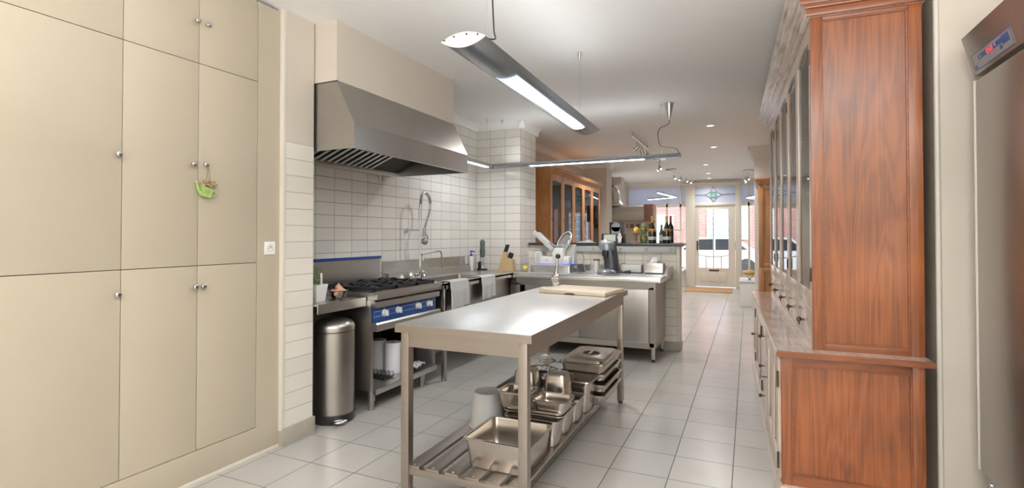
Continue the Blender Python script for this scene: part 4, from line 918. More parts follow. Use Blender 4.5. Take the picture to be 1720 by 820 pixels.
gb = L('glass_display_box', 'empty clear glass display box at the right end of the ledge', 'display box', -0.80, 6.70)
m = MB()
for a, b, c, d_ in (((-.06, -.08), (.06, -.08), 0, 0), ((.06, -.08), (.06, .08), 0, 0), ((.06, .08), (-.06, .08), 0, 0), ((-.06, .08), (-.06, -.08), 0, 0)): m.quad((*a, 0.002), (*b, 0.002), (*b, 0.16), (*a, 0.16))
m.build('panes', M['clear'], gb)
m = MB(); 
for z in (0.002, 0.16): m.tube([(x, y, z) for x, y in ((-.06, -.08), (.06, -.08), (.06, .08), (-.06, .08))], 0.0025, 6, closed=True)
m.build('edge_frame', M['lgrey'], gb)
cn = MB()
for i in range(3): pass
cx_, n1 = -1.91, 14
for i in range(n1 + 1):
    for j in range(7):
        u, v = i / n1, j / 6
        cn.v.append(Vector((-2.02 + 0.24 * u, 6.46 + 0.12 * v, LZ + 0.004 + 0.030 * math.sin(PI * u) * math.sin(PI * v) * (1 + 0.4 * math.sin(9 * u + 4 * v)))))
for i in range(n1):
    for j in range(6): cn.f.append([i * 7 + j, (i + 1) * 7 + j, (i + 1) * 7 + j + 1, i * 7 + j + 1])
o = cn.build('folded_cloth', M['towel'], loc=(-1.9, 6.52, LZ), world=True); o.modifiers.new('thickness', 'SOLIDIFY').thickness = 0.004
tag(o, 'small crumpled white cloth at the left of the stone ledge', 'cloth')

# ================================================================= ISLAND TABLE
TA = math.radians(0.6)
it = thing('island_table', 'stainless steel work table with slatted lower shelf in the middle of the kitchen', 'table', (-0.885, 2.162, 0), TA)
TW, TL, TT = 0.738, 2.14, 0.915
m = MB(); m.box(-TW, 0, TT - 0.006, 0, TL, TT, b=0.002); m.box(-TW, 0, TT - 0.040, 0, 0.012, TT - 0.002, b=0.002); m.box(-TW, TL - 0.012, TT - 0.04, 0, TL, TT - 0.002); m.box(-0.012, 0, TT - 0.04, 0, TL, TT - 0.002, b=0.002); m.box(-TW, 0, TT - 0.04, -TW + 0.012, TL, TT - 0.002)
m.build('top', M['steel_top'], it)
# turned-down edge strips in the darker brushed steel
m = MB(); m.box(-TW - .001, -0.0015, TT - 0.040, 0.001, 0.0, TT - 0.001); m.box(0.0, -0.001, TT - 0.040, 0.0015, TL + .001, TT - 0.001); m.build('edge_lip', M['steel_table'], it)
LI = 0.026
for nm, x, y in (('fr', -LI - 0.045, LI - 0.012), ('fl', -TW + LI, LI - 0.012), ('rr', -LI - 0.045, TL - LI - 0.05), ('rl', -TW + LI, TL - LI - 0.05)):
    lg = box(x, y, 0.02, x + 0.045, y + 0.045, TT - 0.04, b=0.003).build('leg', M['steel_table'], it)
    MB().cyl((x + 0.022, y + 0.022, 0), (x + 0.022, y + 0.022, 0.022), 0.017).build('foot_cap', M['rubber'], lg)
m = box(-TW + LI + 0.045, LI - 0.006, TT - 0.113, -LI - 0.045, LI + 0.004, TT - 0.04).build('apron', M['steel_table'], it)
box(-TW + LI + 0.045, TL - LI - 0.02, TT - 0.113, -LI - 0.045, TL - LI - 0.01, TT - 0.04).build('apron', M['steel_table'], it)
box(-LI - 0.006, LI + 0.03, TT - 0.113, -LI, TL - LI - 0.05, TT - 0.04).build('apron', M['steel_table'], it)
box(-TW + LI, LI + 0.03, TT - 0.113, -TW + LI + 0.006, TL - LI - 0.05, TT - 0.04).build('apron', M['steel_table'], it)
for ya, yb in ((LI - 0.006, LI + 0.03), (TL - LI - 0.045, TL - LI - 0.01), (TL / 2 - .02, TL / 2 + .02)):
    box(-TW + LI + 0.04, ya, 0.165, -LI - 0.04, yb, 0.2, b=0.002).build('shelf_rail', M['steel_table'], it)
for k in range(6):
    x = -TW + 0.055 + k * 0.1105
    s_ = box(x, LI - 0.002, 0.196, x + 0.075, TL - LI - 0.02, 0.212, b=0.002).build('shelf_slat', M['steel_table'], it)
    MB().cyl((x + 0.037, LI + 0.014, 0.2119), (x + 0.037, LI + 0.014, 0.2145), 0.006, seg=10).build('bolt', M['steel'], s_)
SZ = 0.213
# ---- cutting board
cbd = box(-0.275, -0.20, 0, 0.275, 0.20, 0.030, b=0.004).build('cutting_board', M['board'], loc=(-1.19, 3.955, TT + 0.001), rot=(0, 0, math.radians(-8)))
tag(cbd, 'pale wooden cutting board with a dark burn mark on the island table', 'cutting board')
bmk = MB(); bmk.prism([(-0.06, 0), (0.03, 0), (0.035, 0.008), (0.01, 0.013), (-0.03, 0.012), (-0.055, 0.006)], 'y', -0.2008, -0.199)
o = bmk.build('burn_mark', plain('burnt_wood', (0.12, 0.05, 0.03), 0.8), cbd)
# ---- clamp-on can opener
co = thing('can_opener', 'chrome bench can opener with black crank knob at the table corner', 'can opener', (-1.475, 4.16, TT))
m = MB(); m.lathe([(0, 0), (0.075, 0), (0.078, 0.004), (0.07, 0.008), (0, 0.008)], (-0.06, 0.0, 0), 28); m.build('base_plate', M['steel_top'], co)
m = MB(); m.box(-0.03, -0.02, 0, 0.03, 0.03, 0.06, b=0.01); m.cyl((-0.02, -0.01, 0.045), (0.035, -0.01, 0.045), 0.022); m.cyl((-0.03, -0.02, 0.085), (0.03, -0.02, 0.085), 0.025); m.box(-0.025, -0.015, 0.06, 0.025, 0.02, 0.125, b=0.008); m.cyl((0, -0.04, 0.1), (0, 0.03, 0.1), 0.016); m.build('gear_head', M['chrome'], co)
m = MB(); m.cyl((0.0, 0, 0.12), (0.012, 0, 0.275), 0.012, 0.010); m.cyl((0, 0, 0.115), (0.0, 0, 0.14), 0.020); m.build('post', M['chrome'], co)
m = MB(); m.sphere((0.022, -0.02, 0.272), 0.021, 16); m.build('crank_knob', M['black'], co)

# ---- gastronorm pans
def gn(name, w, l, h, label, x, y, z, rz=0, group='gastronorm pans under the island table', mat='steel_pan', rim=0.012, flip=False, cat='pan', taper=0.018):
    """open pan w (x) by l (y), height h, rim at the top"""
    m = MB(); r = 0.035; th = 0.0016
    def lp(ins, zz, rr): return [Vector((a, b, zz)) for a, b in rrect(-w / 2 + ins, -l / 2 + ins, w / 2 - ins, l / 2 - ins, rr, 5)]
    q = lambda k: rim + taper * k
    loops = [lp(0, h - 0.008, r), lp(0, h - 0.001, r), lp(0.004, h, r), lp(rim, h, r - 0.01), lp(rim + 0.004, h - 0.006, 0.028),
             lp(q(0.5), h * 0.5, 0.03), lp(q(0.9), 0.014, 0.03), lp(q(1.0) + 0.004, 0.004 , 0.03), lp(q(1.0) + 0.014, 0.0016, 0.024)]
    loft(m, loops)
    out = [lp(0.001, h - 0.009, r), lp(rim - 0.002, h - 0.009, 0.03), lp(q(0.5) - th, h * 0.5, 0.03), lp(q(0.9) - th, 0.012, 0.03), lp(q(1.0) + 0.002, 0.002, 0.03), lp(q(1.0) + 0.013, 0.0, 0.024)]
    loft(m, out)
    rot = (PI, 0, rz) if flip else (0, 0, rz)
    o = m.build(name, M[mat], loc=(x, y, z + (h if flip else 0)), rot=rot)
    return tag(o, label, cat, group)
gn('gastronorm_pan', 0.365, 0.350, 0.150, 'large deep steel pan at the front of the slatted shelf', -1.118, 2.430, SZ)
gn('gastronorm_pan', 0.325, 0.176, 0.150, 'deep narrow steel pan right behind the large front pan', -1.090, 2.725, SZ)
gn('gastronorm_pan', 0.325, 0.176, 0.150, 'second deep narrow steel pan, third in the row on the shelf', -1.095, 2.925, SZ)
gn('gastronorm_pan', 0.325, 0.176, 0.150, 'open deep narrow steel pan beside the upturned pot', -1.095, 3.130, SZ)
gn('gastronorm_pan', 0.340, 0.210, 0.200, 'tall steel pan standing just before the stack of lidded trays', -1.095, 3.345, SZ)
g2 = thing('flat_pan_lid', 'flat steel lid with knob on the tall pan before the tray stack', 'lid', (-1.095, 3.345, SZ + 0.2005), 0, 'steel lids under the island table')
m = MB(); loft(m, [[Vector((x, y, 0)) for x, y in rrect(-.172, -.107, .172, .107, .03)], [Vector((x, y, 0.006)) for x, y in rrect(-.170, -.105, .170, .105, .03)], [Vector((x, y, 0.006)) for x, y in rrect(-.158, -.093, .158, .093, .03)], [Vector((x, y, 0.003)) for x, y in rrect(-.150, -.085, .150, .085, .03)]], True, True); m.build('plate', M['steel_pan'], g2)
m = MB(); m.tube(catmull([(-0.03, 0, 0.003), (-0.02, 0, 0.022), (0.02, 0, 0.022), (0.03, 0, 0.003)], 5), 0.004); m.build('handle', M['chrome'], g2)
# shallow trays laid over the front narrow pans
gn('shallow_tray', 0.355, 0.225, 0.022, 'lower of two shallow steel trays lying over the narrow pans', -1.090, 2.775, SZ + 0.151, taper=0.006)
gn('shallow_tray', 0.335, 0.205, 0.022, 'upper of two shallow steel trays lying over the narrow pans', -1.085, 2.765, SZ + 0.165, taper=0.006)
gn('small_steel_pan', 0.205, 0.190, 0.070, 'small shallow steel pan right of its twin on the trays', -0.995, 2.755, SZ + 0.176, taper=0.01)
gn('small_steel_pan', 0.200, 0.185, 0.095, 'small steel pan on the trays, partly hidden by the table leg', -1.205, 2.745, SZ + 0.176, taper=0.01)
gn('upturned_pot', 0.172, 0.172, 0.160, 'small deep steel pot upturned right of its twin behind the small pans', -1.065, 3.03, SZ + 0.152, flip=True, taper=0.014)
gn('upturned_pot', 0.172, 0.172, 0.160, 'small deep steel pot upturned behind the front table leg', -1.270, 3.03, SZ + 0.152, flip=True, taper=0.014)
# stack of shallow gastronorm trays with a lid on top
for k in range(4):
    gn('gastronorm_tray', 0.325, 0.530, 0.068, ['bottom tray of the stack of four long steel trays', 'second tray from the bottom of the steel tray stack', 'third tray from the bottom of the steel tray stack', 'topmost long steel tray of the stack, under the lid'][k],
       -1.045 + 0.006 * (k % 2), 3.70 + 0.012 * ((k * 7) % 3), SZ + k * 0.0695, group='stack of long steel trays', taper=0.012, cat='tray')
gl = thing('steel_pan_lid', 'domed steel lid with recessed round handle topping the tray stack', 'lid', (-1.045, 3.70, SZ + 4 * 0.0695), math.radians(0.5), 'steel lids under the island table')
m = MB(); rr = lambda i, z, r=.035: [Vector((x, y, z)) for x, y in rrect(-.1625 + i, -.265 + i, .1625 - i, .265 - i, r)]
loft(m, [rr(0, -0.004), rr(0, 0.003), rr(0.012, 0.004), rr(0.016, -0.002), rr(0.024, -0.002), rr(0.034, 0.014, .03), rr(0.042, 0.016, .03)], True, True); m.build('plate', M['steel_pan'], gl)
m = MB(); m.lathe([(0.060, 0.0165), (0.056, 0.0185), (0.050, 0.0172), (0, 0.0168)], seg=28); m.build('handle_recess', M['backdrop_dark'], gl)
m = MB(); m.prism([(-0.012, -0.055), (0.012, -0.055), (0.010, 0.055), (-0.010, 0.055)], 'z', 0.017, 0.023); m.lathe([(0.070, 0.0162), (0.065, 0.0205), (0.058, 0.0165)], seg=28); m.build('handle', M['steel_pan'], gl)
# grey plastic pieces
bk = thing('upturned_bucket', 'grey plastic tub standing upside down at the left of the shelf', 'tub', (-1.445, 2.835, SZ))
m = MB(); m.lathe([(0.112, 0), (0.116, 0.003), (0.112, 0.012), (0.104, 0.014), (0.089, 0.19), (0.084, 0.203), (0.080, 0.205), (0.077, 0.203), (0.0, 0.203)], seg=40); m.build('tub', M['grey_plastic'], bk)
gn('plastic_container', 0.22, 0.46, 0.12, 'long grey plastic container behind the upturned grey tub', -1.47, 3.30, SZ, rz=math.radians(2), mat='grey_plastic', group='plastic tubs under the table', cat='container')
bw = thing('mixing_bowl', 'round steel bowl with dark inside behind the plastic container', 'bowl', (-1.33, 3.42, SZ + 0.13))
m = MB(); m.lathe([(0, 0), (0.05, 0), (0.09, 0.03), (0.115, 0.075), (0.125, 0.078), (0.125, 0.081), (0.112, 0.079), (0.087, 0.034), (0.048, 0.004), (0, 0.004)], seg=36); m.build('bowl', M['chrome'], bw)
m = MB(); m.lathe([(0, 0.04), (0.06, 0.042), (0.088, 0.05)], seg=28); m.build('dark_strainer', M['iron'], bw)
ws = MB()
for k in range(6):
    a = PI * k / 6; ws.tube(catmull([(0, 0, 0), (0.03 * math.cos(a), 0.03 * math.sin(a), 0.06), (0.035 * math.cos(a), 0.035 * math.sin(a), 0.10), (0, 0, 0.135), (-0.035 * math.cos(a), -0.035 * math.sin(a), 0.10), (-0.03 * math.cos(a), -0.03 * math.sin(a), 0.06), (0, 0, 0)], 4), 0.0016, 5)
wk = thing('whisk', 'balloon whisk with steel wires lying on the mixing bowl', 'whisk', (-1.26, 3.56, SZ + 0.245))
wk.rotation_euler = (math.radians(82), 0, math.radians(-60))
ws.build('wires', M['chrome'], wk); MB().cyl((0, 0, -0.13), (0, 0, 0.005), 0.010).build('handle', M['steel'], wk)
gn('gastronorm_pan', 0.28, 0.30, 0.13, 'square steel pan under the mixing bowl at the back left of the shelf', -1.37, 3.66, SZ, taper=0.012)

# ================================================================= PENDANT LAMPS
lamp_dir = E1
pn = thing('pendant_lamp', 'long lens-shaped aluminium pendant lamp hanging over the island table', 'pendant lamp', (-1.205, 3.16, 2.25), A)
LL = 1.11; LW = 0.112
def lens(s=1.0, n=10, up=0.032, dn=0.036):
    top = [(-LW * s + 2 * LW * s * i / n, up * s * (1 - (2 * i / n - 1) ** 2)) for i in range(n + 1)]
    bot = [(LW * s - 2 * LW * s * i / n, -dn * s * (1 - (2 * i / n - 1) ** 2)) for i in range(1, n)]
    return top + bot
m = MB(); m.prism(lens(), 'y', -LL, LL); m.build('housing', M['lamp_alu'], pn)
for s_ in (-1, 1):
    m = MB(); m.prism(lens(1.02), 'y', s_ * LL, s_ * (LL + 0.006)); e_ = m.build('end_cap', M['cream_cap'], pn)
    m = MB()
    for x in (-0.095, -0.045, 0.02, 0.075): 
        zz = 0.02 * (1 - (x / LW) ** 2); m.cyl((x, s_ * (LL + 0.006), zz), (x, s_ * (LL + 0.010), zz), 0.0045, seg=8)
    m.build('cap_screw', M['black'], e_)
m = MB()
n = 8; vs = []
for y in (-0.62, 0.83):
    for i in range(n + 1):
        x = -0.062 + 0.124 * i / n; vs.append((x, y, -0.036 * (1 - (x / LW) ** 2) - 0.003))
m.add(vs, [[i, i + 1, n + 2 + i, n + 1 + i] for i in range(n)])
o = m.build('lens_panel', M['diffuser_glass'], pn); o.modifiers.new('thickness', 'SOLIDIFY').thickness = 0.002
m = MB(); vs = []
for y in (-0.60, 0.81):
    for i in range(5):
        x = -0.022 + 0.074 * i / 4; vs.append((x, y, -0.036 * (1 - (x / LW) ** 2) - 0.0065))
m.add(vs, [[i, i + 1, 6 + i, 5 + i] for i in range(4)])
o = m.build('diffuser', M['led'], pn); o.modifiers.new('thickness', 'SOLIDIFY').thickness = 0.002
for s_ in (-1, 1):
    yy = s_ * 0.86 - (0.0 if s_ < 0 else -0.02)
    m = MB(); m.cyl((0.0, yy, 0.03), (0.0, yy, CZ - 2.25), 0.0012, seg=6); m.build('suspension_wire', M['steel'], pn)
    m = MB(); m.lathe([(0, -0.065), (0.005, -0.065), (0.017, -0.002), (0.017, 0), (0, 0)], (0, yy, CZ - 2.25), 16); m.build('ceiling_cone', M['steel'], pn)
m = MB(); m.tube(catmull([(0.02, -1.08, 0.03), (0.05, -1.02, 0.035), (0.075, -0.93, 0.055), (0.055, -0.90, 0.12), (0.04, -0.89, 0.35), (0.03, -0.89, CZ - 2.25)], 8), 0.0038, 8); m.build('power_cord', M['black'], pn)
# L-shaped pendant over the counter
pn2 = thing('corner_pendant_lamp', 'slim L-shaped aluminium pendant strip light over the counters', 'pendant lamp', (-3.00, 6.00, 2.25), 0)
m = MB(); w2, h2 = 0.045, 0.022
prf = [(-w2, 0.0), (-w2 * .6, h2), (w2 * .6, h2), (w2, 0.0), (w2 * .6, -h2), (-w2 * .6, -h2)]
X_E = 2.32
m2 = MB(); m2.prism(prf, 'x', -0.03, X_E); m2.prism(prf, 'y', -1.35, 0.03)
m2.build('housing', M['lamp_alu'], pn2)
box(0.53, -0.028, -h2 - 0.003, 1.93, 0.028, -h2 + 0.001).build('diffuser', M['led2'], pn2)
box(-0.028, -1.20, -h2 - 0.003, 0.028, -0.15, -h2 + 0.001).build('diffuser', M['led2'], pn2)
for (x, y, t_) in ((0.0, -0.14, 0), (0.14, 0.0, 0), (2.12, 0.0, 0)):
    MB().cyl((x, y, h2), (x, y, CZ - 2.25), 0.0012, seg=6).build('suspension_wire', M['steel'], pn2)
    m = MB(); m.lathe([(0, -0.05), (0.005, -0.05), (0.016, 0), (0, 0)], (x, y, CZ - 2.25), 14); m.build('ceiling_cone', M['steel'], pn2)
    MB().cyl((x, y, h2), (x, y, h2 + 0.045), 0.005, seg=8).build('wire_grip', M['steel'], pn2)
m = MB(); m.lathe([(0, -0.19), (0.008, -0.19), (0.050, -0.012), (0.050, 0), (0, 0)], (2.205, 0, CZ - 2.25), 24); m.build('ceiling_rose', M['steel'], pn2)
m = MB(); m.tube(catmull([(2.205, 0, 0.41), (2.20, 0, 0.36), (2.10, 0.0, 0.31), (2.085, 0, 0.23), (2.11, 0, 0.12), (2.20, 0, 0.095), (2.28, 0, 0.07), (X_E - 0.01, 0, 0.02)], 8), 0.0038, 8); m.build('power_cord', M['black'], pn2)
for s_, x in ((1, X_E),):
    m = MB(); m.prism(prf, 'x', X_E, X_E + 0.006); m.build('end_cap', M['grey_plastic'], pn2)

# unseen lights above both pendants, added to brighten the ceiling
area('island_ceiling_fill', (-1.205, 3.16, 2.30), (PI, 0, A), 0.10, 1.9, 3.0, (0.95, 0.98, 1.0))
area('counter_ceiling_fill', (-1.80, 6.00, 2.285), (PI, 0, 0), 2.1, 0.05, 2.5, (0.95, 0.98, 1.0))
# downlights
dls = [(-0.456, 7.46), (-0.514, 9.29), (-0.80, 11.54), (-0.85, 13.16), (-0.90, 14.3)]
dl = thing('recessed_downlight', 'round recessed ceiling downlight nearest the kitchen', 'downlight', (dls[0][0], dls[0][1], CZ), 0, 'recessed ceiling downlights')
m = MB(); m.lathe([(0.048, 0), (0.060, 0), (0.060, -0.004), (0.048, -0.006), (0.044, -0.002)], seg=24); m.build('trim_ring', M['white'], dl)
m = MB(); m.lathe([(0.045, -0.003), (0, -0.003)], seg=24); m.build('lens', M['down'], dl)
for i, (x, y) in enumerate(dls):
    if i:
        c_ = copy_tree(dl); c_.location = (x, y, CZ); c_['label'] = [None, 'round recessed ceiling downlight, second from the kitchen', 'round recessed ceiling downlight, third from the kitchen', 'small recessed downlight, second from the shop door', 'small recessed downlight closest to the shop door'][i]
    spot((x, y, CZ - 0.03), 80 if y < 12 else 40)
for x, y in ((0.5, -0.6), (-1.9, 5.2), (-2.2, 9.0), (-2.2, 12.8)):  # extra spots without fixtures, added to brighten the room
    spot((x, y, CZ - 0.03), 75)
# track spotlights
def track(name, p0, p1, spots_, label, drop=0.06):
    t_ = thing(name, label, 'track light', p0)
    p0, p1 = Vector(p0), Vector(p1); v = p1 - p0
    m = MB(); m.tube([(0, 0, -drop), v + Vector((0, 0, -drop))], 0.014, 6); m.build('rail', M['steel'], t_)
    for k in (0.05, 0.95):
        q = v * k; MB().cyl(q, q + Vector((0, 0, -drop)), 0.01).build('standoff', M['steel'], t_)
    for k, aim in spots_:
        q = v * k + Vector((0, 0, -drop)); a = Vector(aim).normalized()
        m = MB(); m.cyl(q, q + Vector((0, 0, -0.10)), 0.006, seg=8); c = q + Vector((0, 0, -0.115)); m.cyl(c - a * 0.05, c + a * 0.05, 0.022, 0.032, seg=16); h_ = m.build('spot_head', M['steel'], t_)
        MB().cyl(c + a * 0.048, c + a * 0.052, 0.026, seg=16).build('spot_lens', M['down'], h_)
track('track_spotlight', (-1.50, 7.40, CZ), (-1.50, 8.75, CZ), [(0.3, (-.7, .2, -.6)), (0.62, (.3, .3, -.8)), (0.92, (-.4, -.2, -.7))], 'chrome ceiling track with three spotlights nearest the kitchen')
def cluster(x, y, label, n=4, L_=1.3, dirx=0.35):
    t_ = thing('spotlight_cluster', label, 'track light', (x, y, CZ))
    box(-0.11, -0.06, -0.04, 0.11, 0.06, 0, b=0.006).build('ceiling_plate', M['steel'], t_)
    m = MB(); m.tube([(0, 0, -0.05), (dirx * L_, L_, -0.06)], 0.010, 6); m.cyl((0, 0, 0), (0, 0, -0.055), 0.008); m.cyl((dirx * L_, L_, 0), (dirx * L_, L_, -0.06), 0.008); m.build('rail', M['white'], t_)
    for k in range(n):
        q = Vector((dirx * L_ * (k + .5) / n, L_ * (k + .5) / n, -0.06)); a = Vector((-.5 if k % 2 else .4, -0.3, -0.7)).normalized()
        m = MB(); m.cyl(q, q + Vector((0, 0, -0.08)), 0.005, seg=8); c = q + Vector((0, 0, -0.10)); m.cyl(c - a * 0.04, c + a * 0.045, 0.018, 0.030, seg=14); h_ = m.build('spot_head', M['chrome'], t_)
        MB().cyl(c + a * 0.043, c + a * 0.047, 0.024, seg=14).build('spot_lens', M['down'], h_)
cluster(-1.55, 12.0, 'ceiling spotlight cluster before the left shop window', 4, 1.6, 0.22)
cluster(-1.52, 10.2, 'short ceiling spotlight cluster above the end of the strip light', 2, 0.5, -0.2)
cluster(0.02, 12.9, 'ceiling spotlight cluster above the tall narrow cabinet', 3, 1.0, -0.1)
# angular LED pendants near the shop windows
def angled(name, pts, label):
    t_ = thing(name, label, 'pendant lamp', pts[0]); P0 = Vector(pts[0]); loc = [Vector(p) - P0 for p in pts]
    m = MB(); m.tube([p + Vector((0, 0, 0.02)) for p in loc], 0.022, 4); m.build('frame', M['lamp_alu'], t_)
    m = MB(); m.tube(loc, 0.014, 4); m.build('light_strip', M['led2'], t_)
    m = MB(); 
    for p in loc: m.cyl(p, (p.x, p.y, CZ - P0.z), 0.0015, seg=5)
    m.build('suspension_wire', M['steel'], t_)
angled('angular_pendant_lamp', [(-1.86, 12.1, 2.33), (-1.66, 13.7, 2.33), (-2.45, 14.3, 2.33)], 'bent white LED pendant hanging inside the left shop window')
angled('angular_pendant_lamp', [(0.20, 13.3, 2.28), (-0.02, 13.9, 2.28), (0.24, 14.4, 2.28)], 'bent white LED pendant hanging inside the right shop window')

# ================================================================= LARGE TEAK CABINET (right)
cb = thing('display_cabinet', 'large orange teak cabinet with glazed upper doors along the right wall', 'cabinet', (0.128, 2.94, 0), A)
LS = 3.03   # length
# sides of the lower body: frame and panel, facing the camera (local y is length, local x is depth)
def framed(parent, x0, x1, z0, z1, y, st=0.055, top=0.06, bot=0.06, rec=0.014, mat='teak', mat2='teak_h', facing=-1, th=0.022):
    f = MB()
    ya, yb = (y, y + th)
    box(x0, ya, z0, x0 + st, yb, z1, b=0.002).build('stile', M[mat], parent); box(x1 - st, ya, z0, x1, yb, z1, b=0.002).build('stile', M[mat], parent)
    box(x0 + st, ya + 0.0005, z1 - top, x1 - st, yb, z1, b=0.002).build('rail', M[mat2], parent); box(x0 + st, ya + 0.0005, z0, x1 - st, yb, z0 + bot, b=0.002).build('rail', M[mat2], parent)
    f = MB(); f.box(x0 + st - 0.002, ya + rec, z0 + bot - 0.002, x1 - st + 0.002, yb, z1 - top + 0.002)
    f.build('side_panel', M[mat], parent)
    f = MB()   # bead around the panel
    a, b, c, d_ = x0 + st, x1 - st, z0 + bot, z1 - top; e = 0.008
    f.prism([(ya + 0.003, 0), (ya + rec, 0), (ya + rec, e)], 'x', a, b) if False else None
    f.box(a, ya + 0.005, c, a + e, ya + rec, d_); f.box(b - e, ya + 0.005, c, b, ya + rec, d_); f.box(a, ya + 0.005, c, b, ya + rec, c + e); f.box(a, ya + 0.005, d_ - e, b, ya + rec, d_)
    f.build('bead', M[mat2], parent)
framed(cb, 0.02, 0.612, 0.105, 0.755, 0.02, st=0.048, top=0.042, bot=0.055)
framed(cb, 0.170, 0.636, 0.780, 2.490, 0.10, st=0.055, top=0.032, bot=0.032)
m = MB(); m.box(0.03, 0.04, 0.10, 0.612, LS - 0.02, 0.12); m.box(0.60, 0.04, 0.10, 0.612, LS - 0.02, 0.755); m.box(0.18, 0.12, 2.40, 0.636, LS - 0.02, 2.49); m.box(0.626, 0.12, 0.78, 0.636, LS - 0.02, 2.49); m.box(0.02, LS - 0.03, 0.10, 0.612, LS - 0.01, 0.755); m.box(0.17, LS - 0.03, 0.78, 0.636, LS - 0.01, 2.49)
m.build('carcass', M['cab_in'], cb)
m = MB(); m.prism([(-0.002, 0), (-0.002, 0.085), (0.008, 0.10), (0.02, 0.112), (0.62, 0.112), (0.62, 0)], 'y', -0.005, LS); m.build('plinth', M['bleached'], cb)
m = MB(); m.prism([(0.0, 0.755), (-0.004, 0.768), (0.0, 0.782), (0.642, 0.782), (0.646, 0.768), (0.642, 0.755)], 'y', 0.002, LS + 0.02); m.build('ledge', M['pale_teak_y'], cb)
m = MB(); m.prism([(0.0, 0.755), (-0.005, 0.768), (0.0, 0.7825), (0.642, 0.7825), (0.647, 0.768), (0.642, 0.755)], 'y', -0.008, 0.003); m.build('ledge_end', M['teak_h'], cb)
# stepped cornice
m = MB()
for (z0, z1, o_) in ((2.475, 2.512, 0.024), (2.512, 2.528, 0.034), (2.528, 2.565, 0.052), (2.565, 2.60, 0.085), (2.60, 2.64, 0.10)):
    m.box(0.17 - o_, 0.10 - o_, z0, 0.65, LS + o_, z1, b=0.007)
m.build('cornice', M['pale_teak_y'], cb)
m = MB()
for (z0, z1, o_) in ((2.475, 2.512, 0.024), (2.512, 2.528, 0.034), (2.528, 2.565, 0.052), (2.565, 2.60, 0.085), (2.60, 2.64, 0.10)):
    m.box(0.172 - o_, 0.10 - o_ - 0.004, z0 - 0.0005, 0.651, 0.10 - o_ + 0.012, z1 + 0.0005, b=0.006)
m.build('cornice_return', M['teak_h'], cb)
def hinge(parent, x, y, z, h=0.06, mat='dark_chrome'):
    m = MB(); m.cyl((x, y, z - h / 2), (x, y, z + h / 2), 0.006, seg=10); m.box(x + 0.001, y - 0.012, z - h / 2, x + 0.004, y + 0.012, z + h / 2); m.build('hinge', M[mat], parent)
# upper bays
NB = 5; pitch = (LS - 0.02 - 0.125) / NB
for k in range(NB):
    y0 = 0.125 + k * pitch; y1 = y0 + pitch - 0.004
    # glazed door
    x0, x1 = 0.170, 0.192; st = 0.052
    f = MB(); f.box(x0, y0, 0.985, x1, y0 + st, 2.472, b=0.002); f.box(x0, y1 - st, 0.985, x1, y1, 2.472, b=0.002); f.box(x0 + .0005, y0 + st, 0.985, x1, y1 - st, 1.075, b=0.002)
    zc_ = 2.37
    # arched top rail
    npt = 12; bot = [(y0 + st + (y1 - y0 - 2 * st) * i / npt, zc_ + 0.025 * math.sin(PI * i / npt)) for i in range(npt + 1)]
    f.prism(bot + [(y1 - st, 2.472), (y0 + st, 2.472)], 'x', x0 + 0.0005, x1)
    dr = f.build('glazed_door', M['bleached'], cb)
    box(x0 + 0.010, y0 + st - 0.004, 1.07, x0 + 0.013, y1 - st + 0.004, 2.398).build('door_glass', M['glass'], dr)
    hy = y0 if k % 2 == 0 else y1
    for z in (1.16, 2.28): hinge(dr, x0 - 0.002, hy, z, 0.07)
    # drawer
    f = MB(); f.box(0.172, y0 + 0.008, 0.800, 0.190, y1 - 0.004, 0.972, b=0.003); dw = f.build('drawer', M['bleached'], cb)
    f = MB(); yc = (y0 + y1) / 2 + 0.03
    f.cyl((0.172, yc, 0.885), (0.150, yc, 0.885), 0.006); f.sphere((0.146, yc, 0.885), 0.014, 12); f.tube([(0.146, yc + 0.012 * math.cos(t), 0.872 + 0.016 * math.sin(t)) for t in [2 * PI * i / 12 for i in range(12)]], 0.003, 6, closed=True)
    f.build('ring_pull', M['dark_chrome'], dw)
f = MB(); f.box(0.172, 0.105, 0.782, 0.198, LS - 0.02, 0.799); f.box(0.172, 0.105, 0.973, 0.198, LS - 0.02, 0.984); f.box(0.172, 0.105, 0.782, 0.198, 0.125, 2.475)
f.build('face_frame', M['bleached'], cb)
for z in (1.35, 1.70, 2.05): box(0.20, 0.13, z, 0.62, LS - 0.03, z + 0.018).build('inner_shelf', M['cab_in'], cb)
